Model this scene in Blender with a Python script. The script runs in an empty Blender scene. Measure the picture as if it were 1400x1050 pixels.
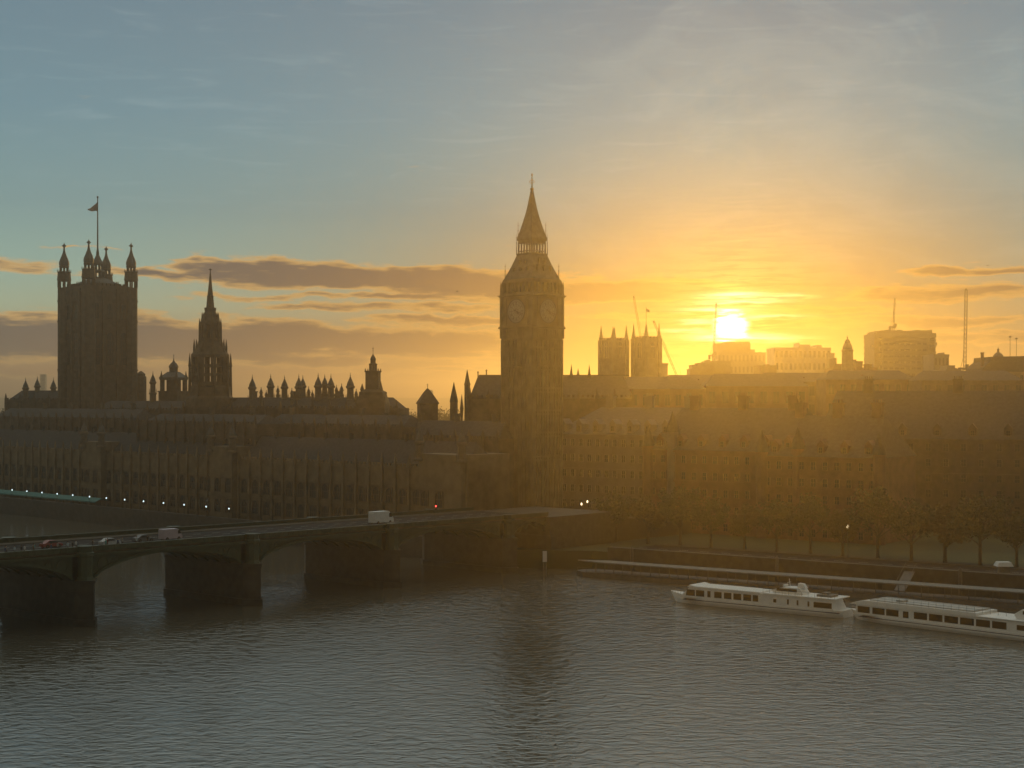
import bpy, math, random
from mathutils import Vector, Matrix
R = math.radians
random.seed(7)
sc = bpy.context.scene
COL = sc.collection

# ------------------------------------------------------------------ camera
F = 2100.0          # focal length expressed in pixels of the 1400 px wide photograph
HZ = 548.0          # row of the horizon
CZ = 42.0           # height of the viewpoint above the water
cam = bpy.data.cameras.new('camera')
cam.sensor_width = 36.0
cam.lens = F / 1400 * 36
cam.shift_y = (HZ - 525) / 1400
cam.clip_start = 0.5
cam.clip_end = 60000
co = bpy.data.objects.new('camera', cam); COL.objects.link(co)
co.location = (0, 0, CZ); co.rotation_euler = (R(90), 0, 0)
sc.camera = co
sc.view_settings.view_transform = 'Standard'
sc.view_settings.look = 'None'
sc.view_settings.gamma = 1.0
sc.view_settings.exposure = 0.0
sc.cycles.volume_bounces = 0
sc.cycles.max_bounces = 6
sc.cycles.use_denoising = True

# ------------------------------------------------------------------ sun and sky
SUN_AZ = math.degrees(math.atan(300 / F))
SUN_EL = math.degrees(math.atan(103 / F * math.cos(R(SUN_AZ))))
def sdir(e): return Vector((math.sin(R(SUN_AZ)) * math.cos(R(e)), math.cos(R(SUN_AZ)) * math.cos(R(e)), math.sin(R(e))))
sun_dir = sdir(SUN_EL)
sl = bpy.data.lights.new('sun', 'SUN'); sl.energy = 0.72; sl.angle = R(0.5); sl.color = (1.0, 0.50, 0.06)
so = bpy.data.objects.new('sun', sl); COL.objects.link(so)
so.rotation_euler = sdir(SUN_EL + 2.0).to_track_quat('Z', 'Y').to_euler()

def lin(c):
    return tuple(((v / 255) / 12.92 if v <= 10 else (((v / 255) + .055) / 1.055) ** 2.4) for v in c)

world = bpy.data.worlds.new('World'); sc.world = world
world.use_nodes = True
wt = world.node_tree; wn = wt.nodes; wl = wt.links
wn.clear()
def _in(node, i, v):
    if v is None: return
    if hasattr(v, 'is_linked') or isinstance(v, bpy.types.NodeSocket): wl.new(v, node.inputs[i])
    else: node.inputs[i].default_value = v
def M(op, a, b=None, c=None, clamp=False):
    n = wn.new('ShaderNodeMath'); n.operation = op; n.use_clamp = clamp
    _in(n, 0, a); _in(n, 1, b); _in(n, 2, c)
    return n.outputs[0]
def mixc(f, a, b, mode='MIX'):
    n = wn.new('ShaderNodeMix'); n.data_type = 'RGBA'; n.blend_type = mode; n.clamp_result = False; n.clamp_factor = True
    _in(n, 0, f)
    for i, v in ((6, a), (7, b)):
        if isinstance(v, tuple): v = tuple(v) + (1,) if len(v) == 3 else v
        _in(n, i, v)
    return n.outputs[2]
def scalec(col, f):   # colour times number
    n = wn.new('ShaderNodeVectorMath'); n.operation = 'SCALE'
    if isinstance(col, tuple): n.inputs[0].default_value = col
    else: wl.new(col, n.inputs[0])
    _in(n, 3, f)
    return n.outputs[0]
def addc(a, b):
    n = wn.new('ShaderNodeVectorMath'); n.operation = 'ADD'
    for i, v in ((0, a), (1, b)):
        if isinstance(v, tuple): n.inputs[i].default_value = v
        else: wl.new(v, n.inputs[i])
    return n.outputs[0]
def sstep(x, a, b):
    n = wn.new('ShaderNodeMapRange'); n.interpolation_type = 'SMOOTHSTEP'
    _in(n, 0, x); n.inputs[1].default_value = a; n.inputs[2].default_value = b
    return n.outputs[0]
tc = wn.new('ShaderNodeTexCoord')
sep = wn.new('ShaderNodeSeparateXYZ'); wl.new(tc.outputs['Generated'], sep.inputs[0])
AZ = M('MULTIPLY', M('ARCTAN2', sep.outputs[0], sep.outputs[1]), 57.29578)
EL = M('MULTIPLY', M('ARCSINE', sep.outputs[2]), 57.29578)
dz = M('SUBTRACT', AZ, SUN_AZ); de = M('SUBTRACT', EL, SUN_EL)
dot = wn.new('ShaderNodeVectorMath'); dot.operation = 'DOT_PRODUCT'
wl.new(tc.outputs['Generated'], dot.inputs[0]); dot.inputs[1].default_value = sun_dir
TH = M('MULTIPLY', M('ARCCOSINE', M('MINIMUM', dot.outputs['Value'], 0.9999999)), 57.29578)
# sky by elevation (away from the sun), brightened above the frame to light water
ramp = wn.new('ShaderNodeValToRGB'); wl.new(M('DIVIDE', M('MAXIMUM', EL, 0.0), 45.0), ramp.inputs[0])
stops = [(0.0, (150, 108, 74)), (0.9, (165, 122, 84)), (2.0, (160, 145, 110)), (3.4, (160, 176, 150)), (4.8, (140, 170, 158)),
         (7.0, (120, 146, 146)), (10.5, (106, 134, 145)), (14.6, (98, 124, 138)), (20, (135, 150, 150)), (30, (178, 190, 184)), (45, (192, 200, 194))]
cr = ramp.color_ramp
while len(cr.elements) > 1: cr.elements.remove(cr.elements[-1])
cr.elements[0].position = 0; cr.elements[0].color = lin(stops[0][1]) + (1,)
for e, c in stops[1:]:
    el_ = cr.elements.new(e / 45.0); el_.color = lin(c) + (1,)
base = ramp.outputs[0]
nish = wn.new('ShaderNodeTexSky'); nish.sky_type = 'NISHITA'; nish.sun_disc = False
nish.sun_elevation = R(SUN_EL); nish.sun_rotation = R(SUN_AZ); nish.dust_density = 2.0; nish.air_density = 1.0
base = addc(scalec(base, 1.12), scalec(nish.outputs[0], 0.003))
# broad pale veil round the sun, then the warm belt along the horizon
veil = M('EXPONENT', M('MULTIPLY', TH, -1 / 7.5))
sky = addc(base, scalec((0.04, 0.02, 0.0), veil))
high = M('MULTIPLY', sstep(EL, 2.5, 7.5), M('EXPONENT', M('MULTIPLY', M('ABSOLUTE', dz), -1 / 12)))
top = sstep(EL, 14.5, 7.0)
sky = addc(sky, scalec((-0.17, -0.02, 0.03), M('MULTIPLY', high, top)))
mid = M('MULTIPLY', sstep(EL, 3.0, 7.5), M('EXPONENT', M('MULTIPLY', M('ABSOLUTE', dz), -1 / 22)))
sky = addc(sky, scalec((0.03, 0.055, 0.07), M('MULTIPLY', mid, M('ADD', 0.1, M('MULTIPLY', top, 0.9)))))
vm = wn.new('ShaderNodeVectorMath'); vm.operation = 'MAXIMUM'; wl.new(sky, vm.inputs[0]); vm.inputs[1].default_value = (0.01, 0.01, 0.01); sky = vm.outputs[0]
ell = M('SQRT', M('ADD', M('POWER', M('DIVIDE', dz, 15.0), 2.0), M('POWER', M('DIVIDE', de, 5.0), 2.0)))
belt = M('MULTIPLY', M('EXPONENT', M('MULTIPLY', M('POWER', ell, 1.8), -1.0)), 0.97)
sky = mixc(belt, sky, (0.10, 0.03, 0.0))
# clouds: soft banks at their own azimuth and elevation, broken up by stretched noise
def px2az(px): return math.degrees(math.atan((px - 700) / F))
def py2el(px, py): return math.degrees(math.atan((HZ - py) / F * math.cos(R(px2az(px)))))
def noise(sx, sy, detail, off=0.0, dist=0.0):
    cb = wn.new('ShaderNodeCombineXYZ')
    wl.new(M('MULTIPLY', AZ, sx), cb.inputs[0]); wl.new(M('MULTIPLY', EL, sy), cb.inputs[1]); cb.inputs[2].default_value = off
    n = wn.new('ShaderNodeTexNoise'); n.inputs['Scale'].default_value = 1.0; n.inputs['Detail'].default_value = detail
    n.inputs['Roughness'].default_value = 0.6; n.inputs['Distortion'].default_value = dist
    wl.new(cb.outputs[0], n.inputs['Vector'])
    return n.outputs['Fac']
n1 = noise(0.22, 1.1, 7, 3.1, 0.4)
n2 = noise(0.8, 5.0, 6, 9.7, 0.3)
warp = noise(0.35, 0.6, 3, 21.0)
ELw = M('ADD', EL, M('MULTIPLY', M('SUBTRACT', warp, 0.5), 0.9))
CL = [  # px, py, half width, half height, amount
 (500, 380, 250, 15, 1.15), (640, 388, 120, 17, 1.0), (330, 366, 110, 12, .9), (820, 398, 180, 13, 1.2), (240, 374, 120, 8, .9), (470, 405, 260, 6, .75),
 (40, 462, 190, 25, 1.3), (300, 466, 210, 25, 1.25), (560, 470, 170, 22, 1.15), (420, 492, 120, 12, .8),
 (520, 420, 180, 7, .75), (620, 436, 170, 7, .8), (330, 405, 130, 6, .55), (560, 398, 140, 5, .5),
 (20, 366, 70, 10, .55), (110, 374, 60, 5, .5), (230, 378, 70, 6, .7), (110, 340, 60, 3, .5),
 (1010, 404, 120, 6, .8), (900, 432, 120, 7, .7), (1130, 425, 110, 9, .7),
 (1340, 372, 110, 6, .85), (1300, 400, 160, 10, .8), (1240, 440, 170, 9, .8), (1360, 458, 120, 8, .75),
 (620, 508, 160, 6, .6), (120, 512, 160, 4, .5), (900, 480, 90, 6, .5)]
Fs = None
for (px, py, hw, hh, am) in CL:
    a0, e0 = px2az(px), py2el(px, py); sa = hw / F * 57.3; se = hh / F * 57.3 * 1.15
    q = M('ADD', M('POWER', M('DIVIDE', M('SUBTRACT', AZ, a0), sa), 4.0), M('POWER', M('DIVIDE', M('SUBTRACT', ELw, e0), se), 2.0))
    g = M('MULTIPLY', M('EXPONENT', M('MULTIPLY', q, -1.0)), am)
    Fs = g if Fs is None else M('MAXIMUM', Fs, g)
Fld = M('ADD', M('ADD', Fs, M('MULTIPLY', M('SUBTRACT', n1, 0.5), 1.1)), M('MULTIPLY', M('SUBTRACT', n2, 0.5), 0.95))
dens = sstep(Fld, 0.26, 0.55)
thick = sstep(Fld, 0.42, 0.85)
near = M('EXPONENT', M('MULTIPLY', ell, -0.9))
edgec = mixc(near, lin((232, 186, 116)), (0.30, 0.13, 0.0))
corec = mixc(near, lin((92, 86, 90)), (0.12, 0.04, 0.0))
cloud = mixc(thick, edgec, corec)
sky = mixc(M('MULTIPLY', dens, 0.92), sky, cloud)
# the sun seen through thin cloud, and its glow
n3 = noise(0.55, 6.5, 5, 33.0, 0.5)
veil_n = M('ADD', 0.15, M('MULTIPLY', sstep(n3, 0.38, 0.60), 1.5))
sky = addc(sky, scalec((0.9, 0.6, 0.2), M('MULTIPLY', M('EXPONENT', M('MULTIPLY', TH, -1 / 1.1)), veil_n)))
de2 = M('ADD', de, M('MULTIPLY', M('SUBTRACT', n3, 0.5), 2.0))
TH2 = M('SQRT', M('ADD', M('POWER', dz, 2.0), M('POWER', M('DIVIDE', de2, 0.85), 2.0)))
disc = sstep(TH2, 0.78, 0.15)
gl = None
for (px, py, hw, hh, am) in ((1000, 461, 48, 4.5, 1.0), (1003, 403, 36, 3.5, .7), (1012, 413, 50, 2.5, .55), (975, 424, 40, 3, .6), (955, 440, 26, 3, .4), (1050, 432, 40, 2.5, .4), (940, 452, 40, 2.2, .35), (1075, 405, 30, 3, .3), (1060, 462, 45, 2.5, .35)):
    q = M('ADD', M('POWER', M('DIVIDE', M('SUBTRACT', AZ, px2az(px)), hw / F * 57.3), 2.0), M('POWER', M('DIVIDE', M('SUBTRACT', M('ADD', EL, M('MULTIPLY', M('SUBTRACT', n3, 0.5), 0.5)), py2el(px, py)), hh / F * 57.3), 2.0))
    g = M('MULTIPLY', M('EXPONENT', M('MULTIPLY', q, -1.0)), am)
    gl = g if gl is None else M('ADD', gl, g)
sky = addc(sky, scalec((2.6, 2.0, 1.1), gl))
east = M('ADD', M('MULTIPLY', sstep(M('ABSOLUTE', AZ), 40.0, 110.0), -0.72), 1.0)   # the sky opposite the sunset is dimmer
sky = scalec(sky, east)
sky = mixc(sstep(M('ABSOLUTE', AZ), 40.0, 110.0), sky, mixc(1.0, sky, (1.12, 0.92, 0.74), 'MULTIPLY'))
sky = addc(sky, scalec((7.0, 6.0, 4.5), disc))
wis = M('MULTIPLY', sstep(noise(0.16, 0.3, 6, 55.0, 1.2), 0.46, 0.72), M('MULTIPLY', sstep(EL, 3.0, 6.0), sstep(AZ, -4.0, 6.0)))
sky = addc(sky, scalec((0.05, 0.045, 0.03), wis))
wis2 = M('MULTIPLY', sstep(noise(0.3, 2.2, 6, 71.0, 0.8), 0.5, 0.75), sstep(EL, 4.5, 9.0))
sky = addc(sky, scalec((0.035, 0.035, 0.03), wis2))
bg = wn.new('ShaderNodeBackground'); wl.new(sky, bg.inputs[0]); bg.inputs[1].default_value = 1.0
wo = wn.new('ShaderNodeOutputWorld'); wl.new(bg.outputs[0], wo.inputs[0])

# ------------------------------------------------------------------ materials
MATS = {}
def mat(name, col, rough=0.8, var=0.25, scale=0.5, bump=0.0, metal=0.0, emit=None, estr=0.0, spec=0.3, stretch=(1, 1, 1), col2=None):
    if name in MATS: return MATS[name]
    m = bpy.data.materials.new(name); m.use_nodes = True
    nt = m.node_tree; b = nt.nodes['Principled BSDF']
    b.inputs['Roughness'].default_value = rough; b.inputs['Metallic'].default_value = metal
    b.inputs['Specular IOR Level'].default_value = spec
    t = nt.nodes.new('ShaderNodeTexCoord'); mp = nt.nodes.new('ShaderNodeMapping'); mp.inputs['Scale'].default_value = stretch
    nt.links.new(t.outputs['Object'], mp.inputs['Vector'])
    n = nt.nodes.new('ShaderNodeTexNoise'); n.inputs['Scale'].default_value = scale; n.inputs['Detail'].default_value = 6
    nt.links.new(mp.outputs[0], n.inputs['Vector'])
    r = nt.nodes.new('ShaderNodeValToRGB')
    r.color_ramp.elements[0].position = 0.3; r.color_ramp.elements[1].position = 0.7
    c2 = col2 if col2 else tuple(v * (1 - var) for v in col)
    r.color_ramp.elements[0].color = tuple(c2) + (1,)
    r.color_ramp.elements[1].color = tuple(min(1, v * (1 + var * (0 if col2 else 1))) for v in col) + (1,)
    nt.links.new(n.outputs['Fac'], r.inputs[0]); nt.links.new(r.outputs[0], b.inputs['Base Color'])
    if bump:
        bp = nt.nodes.new('ShaderNodeBump'); bp.inputs['Strength'].default_value = bump; bp.inputs['Distance'].default_value = 0.08
        nt.links.new(n.outputs['Fac'], bp.inputs['Height']); nt.links.new(bp.outputs[0], b.inputs['Normal'])
    if emit:
        b.inputs['Emission Color'].default_value = tuple(emit) + (1,); b.inputs['Emission Strength'].default_value = estr
    MATS[name] = m
    return m
STONE = mat('limestone', (0.20, 0.155, 0.095), 0.85, 0.3, 0.35, 0.3)
STONE2 = mat('weathered limestone', (0.12, 0.095, 0.065), 0.85, 0.35, 0.5, 0.3)
STONED = mat('sooty stone', (0.16, 0.13, 0.09), 0.9, 0.3, 0.5, 0.3)
ROOF = mat('iron roof plates', (0.10, 0.10, 0.09), 0.6, 0.3, 0.8, 0.3, metal=0.2)
SLATE = mat('slate', (0.06, 0.06, 0.06), 0.9, 0.3, 1.0, 0.3, spec=0.12)
GILT = mat('gilded iron', (0.45, 0.30, 0.09), 0.4, 0.2, 2.0, metal=0.6)
GLASS = mat('dark window glass', (0.03, 0.035, 0.04), 0.12, 0.3, 0.6, spec=0.6)
BRICK = mat('red brick', (0.17, 0.09, 0.06), 0.9, 0.3, 0.4, 0.2)
CONC = mat('concrete', (0.17, 0.16, 0.14), 0.85, 0.2, 0.3)
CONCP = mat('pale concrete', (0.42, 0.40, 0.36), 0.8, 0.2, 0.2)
GREEN = mat('green painted iron', (0.055, 0.07, 0.038), 0.5, 0.25, 0.6, 0.2)
GRANITE = mat('wet granite', (0.06, 0.055, 0.045), 0.7, 0.35, 0.6, 0.4)
ASPH = mat('asphalt', (0.04, 0.04, 0.04), 0.95, 0.2, 1.0, spec=0.04)
PAVE = mat('paving stone', (0.09, 0.08, 0.065), 0.95, 0.2, 0.8, spec=0.06)
PAINT = mat('road paint', (0.7, 0.7, 0.66), 0.7, 0.1, 2.0)
WHITE = mat('white boat paint', (0.82, 0.80, 0.76), 0.45, 0.06, 0.8)
GREYP = mat('grey deck paint', (0.20, 0.19, 0.17), 0.7, 0.2, 1.0)
NAVY = mat('dark blue stripe', (0.04, 0.05, 0.09), 0.5, 0.2, 1.0)
STEEL = mat('dark steel', (0.12, 0.11, 0.10), 0.5, 0.2, 1.0, metal=0.3)
BLACK = mat('black rubber', (0.02, 0.02, 0.02), 0.8, 0.2, 2.0)
TEAL = mat('teal awning canvas', (0.10, 0.26, 0.25), 0.8, 0.25, 1.2)
OPAL = mat('opal clock glass', (0.30, 0.30, 0.29), 0.5, 0.08, 1.0)
LAMPW = mat('lit white lamp glass', (0.9, 0.9, 0.85), 0.4, 0.02, 1.0, emit=(0.75, 0.95, 1.0), estr=1.6)
LAMPR = mat('lit red signal glass', (0.6, 0.02, 0.02), 0.4, 0.02, 1.0, emit=(1.0, 0.06, 0.05), estr=6.0)
LEAF = mat('plane leaves', (0.085, 0.085, 0.03), 0.8, 0.5, 0.25, col2=(0.04, 0.05, 0.018))
LEAF2 = mat('autumn leaves', (0.13, 0.085, 0.025), 0.8, 0.5, 0.25, col2=(0.06, 0.05, 0.015))
BARK = mat('bark', (0.08, 0.06, 0.045), 0.9, 0.3, 2.0, 0.4)
GRASS = mat('grass and soil', (0.05, 0.06, 0.025), 0.95, 0.4, 0.03, 0.2)
SKIN = mat('skin', (0.45, 0.28, 0.20), 0.6, 0.08, 3.0)
HAIR = mat('dark hair', (0.03, 0.02, 0.015), 0.7, 0.2, 8.0)
FLAGM = mat('flag cloth', (0.30, 0.24, 0.24), 0.9, 0.3, 0.6)
def paint(name, col, rough=0.35): return mat(name, col, rough, 0.08, 1.0, spec=0.5)

# ------------------------------------------------------------------ mesh helpers
class MB:
    def __init__(s): s.v = []; s.f = []; s.m = []
    def add(s, vs, fs, m=0, T=None):
        o = len(s.v)
        s.v += [tuple(T @ Vector(v)) if T else tuple(v) for v in vs]
        s.f += [tuple(i + o for i in f) for f in fs]; s.m += [m] * len(fs)
        return s
    def box(s, x0, x1, y0, y1, z0, z1, m=0, T=None):
        vs = [(x0, y0, z0), (x1, y0, z0), (x1, y1, z0), (x0, y1, z0), (x0, y0, z1), (x1, y0, z1), (x1, y1, z1), (x0, y1, z1)]
        return s.add(vs, [(0, 3, 2, 1), (4, 5, 6, 7), (0, 1, 5, 4), (1, 2, 6, 5), (2, 3, 7, 6), (3, 0, 4, 7)], m, T)
    def lathe(s, cx, cy, prof, n=8, rot=0.0, m=0, T=None):
        vs = []; fs = []
        for (r, z) in prof:
            for k in range(n):
                a = rot + 2 * math.pi * k / n
                vs.append((cx + r * math.cos(a), cy + r * math.sin(a), z))
        L = len(prof)
        for i in range(L - 1):
            for k in range(n):
                k2 = (k + 1) % n
                fs.append((i * n + k, i * n + k2, (i + 1) * n + k2, (i + 1) * n + k))
        fs.append(tuple(range(n - 1, -1, -1))); fs.append(tuple((L - 1) * n + k for k in range(n)))
        return s.add(vs, fs, m, T)
    def sq(s, cx, cy, prof, m=0):      # square tower: prof = (half side, z)
        return s.lathe(cx, cy, [(r * math.sqrt(2), z) for r, z in prof], 4, math.pi / 4, m)
    def tube(s, p, q, r, n=6, r2=None, m=0):
        p = Vector(p); q = Vector(q); d = q - p
        if d.length < 1e-6: return s
        u = d.orthogonal().normalized(); w = d.normalized().cross(u)
        vs = []
        for (c, rr) in ((p, r), (q, r if r2 is None else r2)):
            for k in range(n):
                a = 2 * math.pi * k / n
                vs.append(c + (u * math.cos(a) + w * math.sin(a)) * rr)
        fs = [(k, (k + 1) % n, n + (k + 1) % n, n + k) for k in range(n)] + [tuple(range(n - 1, -1, -1)), tuple(range(n, 2 * n))]
        return s.add(vs, fs, m)
    def extr(s, pts, a0, a1, axis='y', m=0):   # polygon in a plane, extruded along axis
        n = len(pts)
        if axis == 'y': P = lambda p, a: (p[0], a, p[1])
        elif axis == 'x': P = lambda p, a: (a, p[0], p[1])
        else: P = lambda p, a: (p[0], p[1], a)
        vs = [P(p, a0) for p in pts] + [P(p, a1) for p in pts]
        fs = [tuple(range(n)), tuple(range(2 * n - 1, n - 1, -1))] + [(k, n + k, n + (k + 1) % n, (k + 1) % n) for k in range(n)]
        return s.add(vs, fs, m)
    def gable(s, x0, x1, y0, y1, z0, z1, hip=0.0, m=0):   # ridge along x
        ym = (y0 + y1) / 2
        vs = [(x0, y0, z0), (x1, y0, z0), (x1, y1, z0), (x0, y1, z0), (x0 + hip, ym, z1), (x1 - hip, ym, z1)]
        return s.add(vs, [(0, 3, 2, 1), (0, 1, 5, 4), (2, 3, 4, 5), (1, 2, 5), (3, 0, 4)], m)
    def build(s, name, material, parent=None, smooth=False, loc=None):
        me = bpy.data.meshes.new(name); me.from_pydata(s.v, [], s.f)
        for mm in (material if isinstance(material, (list, tuple)) else [material]): me.materials.append(mm)
        me.polygons.foreach_set('material_index', s.m)
        if smooth: me.polygons.foreach_set('use_smooth', [True] * len(me.polygons))
        me.update()
        import bmesh
        bm = bmesh.new(); bm.from_mesh(me); bmesh.ops.recalc_face_normals(bm, faces=bm.faces); bm.to_mesh(me); bm.free()
        o = bpy.data.objects.new(name, me); COL.objects.link(o)
        if parent: o.parent = parent
        if loc: o.location = loc
        return o
def tag(o, label=None, cat=None, group=None, kind=None):
    if label: o['label'] = label
    if cat: o['category'] = cat
    if group: o['group'] = group
    if kind: o['kind'] = kind
    return o
def thing(name, label, cat, loc=(0, 0, 0), rot=0.0, group=None):
    o = bpy.data.objects.new(name, None); COL.objects.link(o)
    o.empty_display_size = 1; o.location = loc; o.rotation_euler = (0, 0, rot)
    return tag(o, label, cat, group)
KIDS = {}
def copy_tree(o, parent=None):
    c = o.copy(); COL.objects.link(c)
    if parent: c.parent = parent
    for ch in list(o.children): copy_tree(ch, c)
    return c
def again(o, parent=None, loc=None, rot=None, name=None):   # a copy of one part, same mesh
    c = o.copy(); COL.objects.link(c)
    if parent: c.parent = parent
    if loc is not None: c.location = loc
    if rot is not None: c.rotation_euler = rot
    return c
def X(px, Y): return (px - 700) / F * Y
def Z(py, Y): return CZ - (py - HZ) / F * Y
GND = 4.5

# ------------------------------------------------------------------ ground, water
def water_material():
    m = bpy.data.materials.new('river water'); m.use_nodes = True
    nt = m.node_tree; b = nt.nodes['Principled BSDF']
    b.inputs['Base Color'].default_value = (0.10, 0.09, 0.065, 1); b.inputs['Roughness'].default_value = 0.07
    b.inputs['IOR'].default_value = 2.6; b.inputs['Specular IOR Level'].default_value = 0.9
    t = nt.nodes.new('ShaderNodeTexCoord')
    hs = None
    for (scale, amp, st, det, off) in ((0.045, 0.3, (1, 2.0, 1), 3, 0), (0.16, .42, (1, 1.8, 1), 4, 5), (0.42, 0.75, (1, 1.5, 1), 4, 9), (1.1, 0.2, (1, 1.3, 1), 3, 14)):
        mp = nt.nodes.new('ShaderNodeMapping'); mp.inputs['Scale'].default_value = st; mp.inputs['Location'].default_value = (off, off, 0)
        mp.inputs['Rotation'].default_value = (0, 0, R(12))
        nt.links.new(t.outputs['Object'], mp.inputs['Vector'])
        n = nt.nodes.new('ShaderNodeTexNoise'); n.inputs['Scale'].default_value = scale; n.inputs['Detail'].default_value = det
        n.inputs['Roughness'].default_value = 0.55; n.inputs['Distortion'].default_value = 0.6
        nt.links.new(mp.outputs[0], n.inputs['Vector'])
        q = nt.nodes.new('ShaderNodeMath'); q.operation = 'MULTIPLY'; q.inputs[1].default_value = amp
        if scale > .4:      # short waves: steep little fronts with flatter water between
            ms = nt.nodes.new('ShaderNodeMapRange'); ms.interpolation_type = 'SMOOTHSTEP'; ms.inputs[1].default_value = 0.36; ms.inputs[2].default_value = 0.62
            nt.links.new(n.outputs['Fac'], ms.inputs[0]); nt.links.new(ms.outputs[0], q.inputs[0])
        else: nt.links.new(n.outputs['Fac'], q.inputs[0])
        if hs is None: hs = q.outputs[0]
        else:
            a = nt.nodes.new('ShaderNodeMath'); a.operation = 'ADD'
            nt.links.new(hs, a.inputs[0]); nt.links.new(q.outputs[0], a.inputs[1]); hs = a.outputs[0]
    # calmer, sheltered water upstream of the bridge
    sx = nt.nodes.new('ShaderNodeSeparateXYZ'); nt.links.new(t.outputs['Object'], sx.inputs[0])
    dp = nt.nodes.new('ShaderNodeVectorMath'); dp.operation = 'DOT_PRODUCT'; dp.inputs[1].default_value = (-0.747, 0.665, 0)
    nt.links.new(t.outputs['Object'], dp.inputs[0])
    mr = nt.nodes.new('ShaderNodeMapRange'); mr.inputs[1].default_value = 235; mr.inputs[2].default_value = 300; mr.inputs[3].default_value = 1.0; mr.inputs[4].default_value = 0.3
    nt.links.new(dp.outputs['Value'], mr.inputs[0])
    sc_ = nt.nodes.new('ShaderNodeMath'); sc_.operation = 'MULTIPLY'; nt.links.new(hs, sc_.inputs[0]); 
    pn = nt.nodes.new('ShaderNodeTexNoise'); pn.inputs['Scale'].default_value = 0.022; pn.inputs['Detail'].default_value = 4; pn.inputs['Distortion'].default_value = 1.0
    nt.links.new(t.outputs['Object'], pn.inputs['Vector'])
    pr = nt.nodes.new('ShaderNodeMapRange'); pr.inputs[1].default_value = 0.35; pr.inputs[2].default_value = 0.62; pr.inputs[3].default_value = 0.75; pr.inputs[4].default_value = 1.2
    nt.links.new(pn.outputs['Fac'], pr.inputs[0])
    s2_ = nt.nodes.new('ShaderNodeMath'); s2_.operation = 'MULTIPLY'; nt.links.new(mr.outputs[0], s2_.inputs[0]); nt.links.new(pr.outputs[0], s2_.inputs[1])
    nt.links.new(s2_.outputs[0], sc_.inputs[1]); hs = sc_.outputs[0]
    bp = nt.nodes.new('ShaderNodeBump'); bp.inputs['Strength'].default_value = 1.0; bp.inputs['Distance'].default_value = 0.08
    nt.links.new(hs, bp.inputs['Height']); nt.links.new(bp.outputs[0], b.inputs['Normal'])
    return m
mb = MB(); mb.add([(-3000, -600, 0), (3000, -600, 0), (3000, 3000, 0), (-3000, 3000, 0)], [(0, 1, 2, 3)])
tag(mb.build('river', water_material()), kind='structure')
BANK = [(-2600, 2985), (-900, 1285), (-2, 387), (20, 384), (110, 317), (420, 90), (1400, -600)]
mb = MB()
far = [(7400, -600), (7400, 7400), (-7400, 7400), (-7400, 2985)]
pts = BANK + far
mb.extr([(p[0], p[1]) for p in pts], -0.6, GND, 'z')
tag(mb.build('ground', GRASS), kind='structure')
def offset_line(pts, d):
    out = []
    for i, p in enumerate(pts):
        a = Vector(pts[max(0, i - 1)]); b = Vector(pts[min(len(pts) - 1, i + 1)])
        t = (b - a).normalized(); out.append((p[0] - t.y * d, p[1] + t.x * d))
    return out
def strip(name, pts, d0, d1, z0, z1, material, kind=None):
    A = offset_line(pts, d0); B = offset_line(pts, d1); mb = MB()
    for i in range(len(pts) - 1):
        a, b, c, d = A[i], A[i + 1], B[i + 1], B[i]
        vs = [(p[0], p[1], z0) for p in (a, b, c, d)] + [(p[0], p[1], z1) for p in (a, b, c, d)]
        fs = [(0, 3, 2, 1), (4, 5, 6, 7), (0, 1, 5, 4), (2, 3, 7, 6)]
        if i == 0: fs.append((3, 0, 4, 7))
        if i == len(pts) - 2: fs.append((1, 2, 6, 5))
        mb.add(vs, fs)
    o = mb.build(name, material)
    if kind: tag(o, kind=kind)
    return o
EMB = [(24, 381.6), (110, 317), (420, 90), (900, -242)]
strip('pavement', EMB, 1.6, 7.0, GND - .2, GND + .14, PAVE, 'structure')
strip('embankment_road', EMB, 7.0, 21.0, GND - .3, GND + .01, ASPH, 'structure')
strip('far_pavement', EMB, 21.0, 26.0, GND - .2, GND + .14, PAVE, 'structure')
mb = MB(); C_ = offset_line(EMB, 14.0)
for i in range(len(C_) - 1):
    a = Vector(C_[i]); b = Vector(C_[i + 1]); L = (b - a).length; t = (b - a).normalized(); n = Vector((-t.y, t.x)) * .08
    s = 0
    while s < L - 3:
        p = a + t * s; q = a + t * (s + 2.5)
        mb.add([(p.x - n.x, p.y - n.y, GND + .016), (q.x - n.x, q.y - n.y, GND + .016), (q.x + n.x, q.y + n.y, GND + .016), (p.x + n.x, p.y + n.y, GND + .016)], [(0, 1, 2, 3)])
        s += 6
tag(mb.build('road_marking', PAINT), kind='structure')
tag(strip('river_wall', EMB, -0.5, 1.5, -0.5, GND + 1.2, GRANITE), 'granite river wall running behind the moored white boats', 'wall')
TERR = [(-700, 1085), (-182, 567), (-3, 388)]
tag(strip('terrace_wall', TERR, -0.6, 1.0, -0.5, GND + 1.4, GRANITE), 'dark stone terrace wall along the water below the long palace front', 'wall')
tag(strip('terrace', TERR, 1.0, 11.0, GND - .3, GND + .12, PAVE), kind='structure')
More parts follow.
